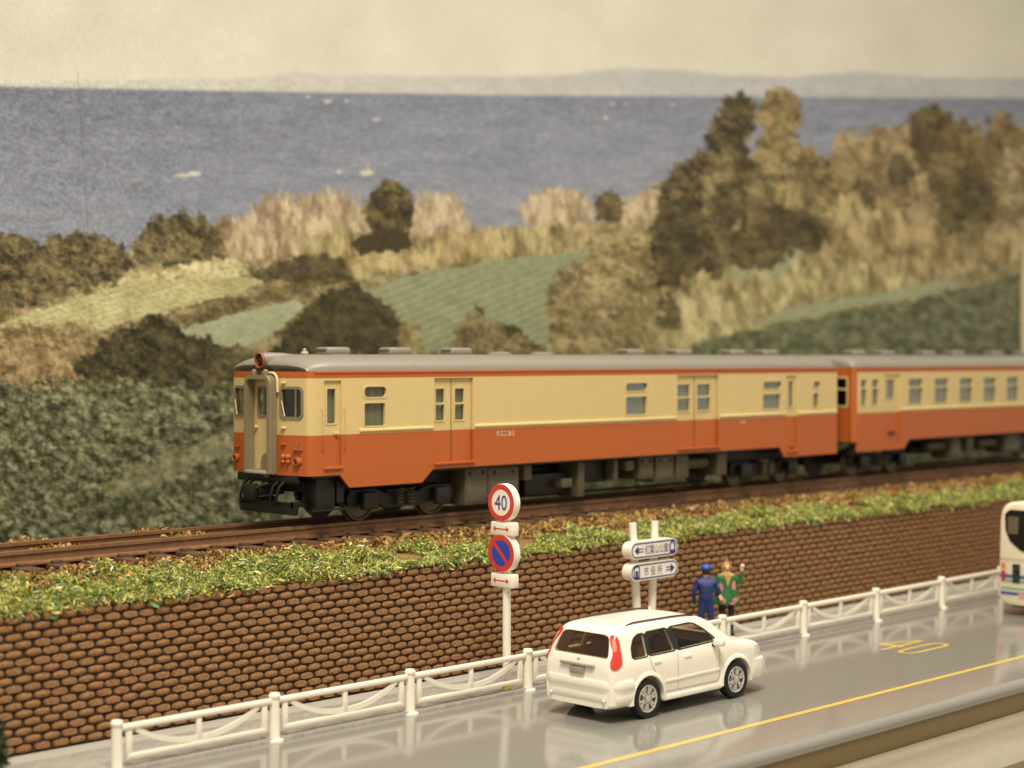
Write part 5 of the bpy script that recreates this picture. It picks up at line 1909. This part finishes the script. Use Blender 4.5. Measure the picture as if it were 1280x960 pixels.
def skeleton(armL, armR, lean=0.0, bulk=1.0):
    J = {'pelvis': (0, 0, .90, .135 * bulk), 'belly': (0, .01 + lean * .3, 1.05, .13 * bulk), 'chest': (0, lean, 1.28, .16 * bulk), 'collar': (0, lean, 1.42, .11), 'neck': (0, lean + .01, 1.50, .055), 'jaw': (0, lean + .03, 1.56, .075), 'head': (0, lean + .02, 1.63, .098), 'crown': (0, lean + .01, 1.70, .075)}
    E = [('pelvis', 'belly'), ('belly', 'chest'), ('chest', 'collar'), ('collar', 'neck'), ('neck', 'jaw'), ('jaw', 'head'), ('head', 'crown')]
    J['nose'] = (0, lean + .125, 1.605, .014)
    E.append(('head', 'nose'))
    for s, sg, arm in (('L', -1, armL), ('R', 1, armR)):
        J.update({'hip' + s: (sg * .10, 0, .84, .105), 'knee' + s: (sg * .115, .02, .48, .075), 'ankle' + s: (sg * .12, -.02, .09, .05), 'toe' + s: (sg * .135, .15, .045, .042)})
        E += [('pelvis', 'hip' + s), ('hip' + s, 'knee' + s), ('knee' + s, 'ankle' + s), ('ankle' + s, 'toe' + s)]
        J['sh' + s] = (sg * .19, lean, 1.38, .085)
        J['elbow' + s] = (*arm[0], .058)
        J['wrist' + s] = (*arm[1], .040)
        E += [('collar', 'sh' + s), ('sh' + s, 'elbow' + s), ('elbow' + s, 'wrist' + s)]
        hand_joints(J, E, s, arm[1], Vector(arm[1]) * 2 - Vector(arm[0]))
    return J, E


# officer in blue, seen from behind, talking to the other figure
J, E = skeleton([(-.30, -.02, 1.12), (-.26, .14, .92)], [(.31, .04, 1.12), (.24, .22, 1.02)], bulk=1.25)


def col1(c):
    if c.z > 1.52:
        return 1
    if c.z < .11:
        return 2
    if c.z < 1.06 and c.y > .17 and abs(c.x) > .15:
        return 1
    return 0


P1 = (30.5, 24.30, .07)
t1, b1 = figure('person', P1, math.radians(-46), J, E, col1, [m_navyu, m_skin, m_boot], 'figure in navy uniform and blue cap seen from behind, at the brick wall')
cp_ = MB().lathe((0, .02, 1.66), (0, 0, 1), [(0, .115), (.02, .122), (.06, .125), (.10, .10), (.125, .05), (.13, 0)], n=18)
cp_.plate([(-.10, .10), (-.06, .18), (0, .205), (.06, .18), (.10, .10)], [], (0, 0, 1.672), UX, UY, UZ, .02)
local_part(t1, cp_, 'cap', m_cap)
local_part(t1, MB().lathe((0, 0, 1.555), (0, 0, 1), [(0, .075), (.04, .088), (.09, .108), (.12, .110)], n=16), 'hair', mat('hair_black', (34, 26, 22), rough=.6))
local_part(t1, MB().lathe((0, .01, .95), (0, 0, 1), [(0, .16), (.0, .172), (.05, .172), (.05, .16)], n=20), 'belt', mat('belt_navy', (24, 32, 74), rough=.5))
local_part(t1, MB().lathe((.255, .01, 1.285), (.96, -.15, .15), [(0, .055), (.03, .05), (.035, 0)], n=12), 'shoulder_badge', mat('badge_yellow', (232, 216, 104), rough=.5))
for sg in (-1, 1):
    local_part(t1, MB().lathe((sg * .037, .108, 1.628), (0, 1, 0), [(0, .013), (.008, .01), (.011, 0)], n=8), 'eye', m_boot)
    local_part(t1, MB().lathe((sg * .098, .01, 1.615), (sg, -.2, 0), [(0, .022), (.015, .026), (.02, .0)], n=8), 'ear', m_skin)
local_part(t1, MB().box(-.03, .03, .100, .108, 1.556, 1.566), 'mouth', mat('lip', (150, 80, 70), rough=.6))

# figure in a green jacket with pink patches, one arm raised
J, E = skeleton([(-.34, .0, 1.24), (-.36, .05, 1.52)], [(.29, .05, 1.12), (.22, .20, 1.0)], lean=.03)


def col2(c):
    if c.z > 1.45 and abs(c.x) < .2:
        return 1
    if c.z > 1.53 or (c.z < 1.04 and c.y > .16 and c.x > .12):
        return 1
    if c.z < .11:
        return 2
    return 3 if c.z < .80 else 0


P2 = (31.45, 24.45, .07)
t2, b2 = figure('person', P2, math.radians(138), J, E, col2, [m_greenj, m_skin, m_boot, m_darktr], 'figure in green jacket with pink patches and cream scarf, one arm raised, at the wall')
sk = MB()
K = 24
for zz, rx, ry in ((1.36, .25, .155), (1.15, .26, .175), (.98, .275, .20), (.84, .315, .235), (.76, .30, .22), (.74, .22, .16)):
    for k in range(K):
        a = 2 * PI * k / K
        w = 1 + .05 * math.sin(a * 5 + zz * 9)
        sk.v.append((rx * w * math.cos(a), .015 + ry * w * math.sin(a), zz))
sk.f = [(i * K + k, i * K + (k + 1) % K, (i + 1) * K + (k + 1) % K, (i + 1) * K + k) for i in range(5) for k in range(K)]
sk.mi = [0] * len(sk.f)
jk = local_part(t2, sk, 'jacket', m_greenj)
for a, zz, w, h in ((.9, 1.16, .055, .12), (2.15, 1.20, .05, .13), (1.15, .86, .06, .07), (2.2, .88, .075, .06), (1.9, .80, .05, .03), (.4, 1.0, .05, .06)):
    rx = np.interp(zz, [.76, .84, .98, 1.15, 1.34], [.305, .32, .28, .265, .25])
    ry = np.interp(zz, [.76, .84, .98, 1.15, 1.34], [.225, .24, .205, .18, .16])
    p = MB()
    vs = [((rx + .016) * math.cos(a), .015 + (ry + .016) * math.sin(a), zz)]
    for k in range(10):
        b = 2 * PI * k / 10
        aa, z2 = a + w / .22 * math.cos(b), zz + h * math.sin(b)
        vs.append(((rx + .010) * math.cos(aa), .015 + (ry + .010) * math.sin(aa), z2))
    p.add(vs, [(0, 1 + k, 1 + (k + 1) % 10) for k in range(10)])
    local_part(t2, p, 'patch', m_pinkp, jk)
sc_ = MB()
sc_.plate([(-.10, 1.46), (-.05, 1.33), (0, 1.18), (.05, 1.33), (.10, 1.46)], [], (0, .205, 0), UX, UZ, UY, .06)
sc_.lathe((0, .03, 1.44), (0, 0, 1), [(0, .12), (.04, .115), (.07, .085), (.09, .07)], n=16)
local_part(t2, sc_, 'scarf', m_scarf)
hr = MB().lathe((0, .015, 1.56), (0, 0, 1), [(0, .07), (.05, .108), (.10, .115), (.15, .10), (.19, .06), (.20, .03), (.235, .042), (.27, .03), (.28, 0)], n=18)
hr.v = [(x, y - .03 if y > .04 else y, z) for x, y, z in hr.v]
local_part(t2, hr, 'hair', mat('hair_tan', (168, 138, 84), rough=.6))
local_part(t2, MB().lathe((-.365, .07, 1.66), (0, 0, 1), [(-.05, 0), (-.04, .035), (0, .05), (.04, .035), (.05, 0)], n=12), 'held_ball', mat('ball_pale', (236, 208, 184), rough=.5))
for sg in (-1, 1):
    local_part(t2, MB().lathe((sg * .037, .138, 1.628), (0, 1, 0), [(0, .013), (.008, .01), (.011, 0)], n=8), 'eye', m_boot)
    local_part(t2, MB().lathe((sg * .098, .04, 1.615), (sg, -.2, 0), [(0, .022), (.015, .026), (.02, .0)], n=8), 'ear', m_skin)
local_part(t2, MB().box(-.03, .03, .128, .137, 1.556, 1.566), 'mouth', MATS['lip'])
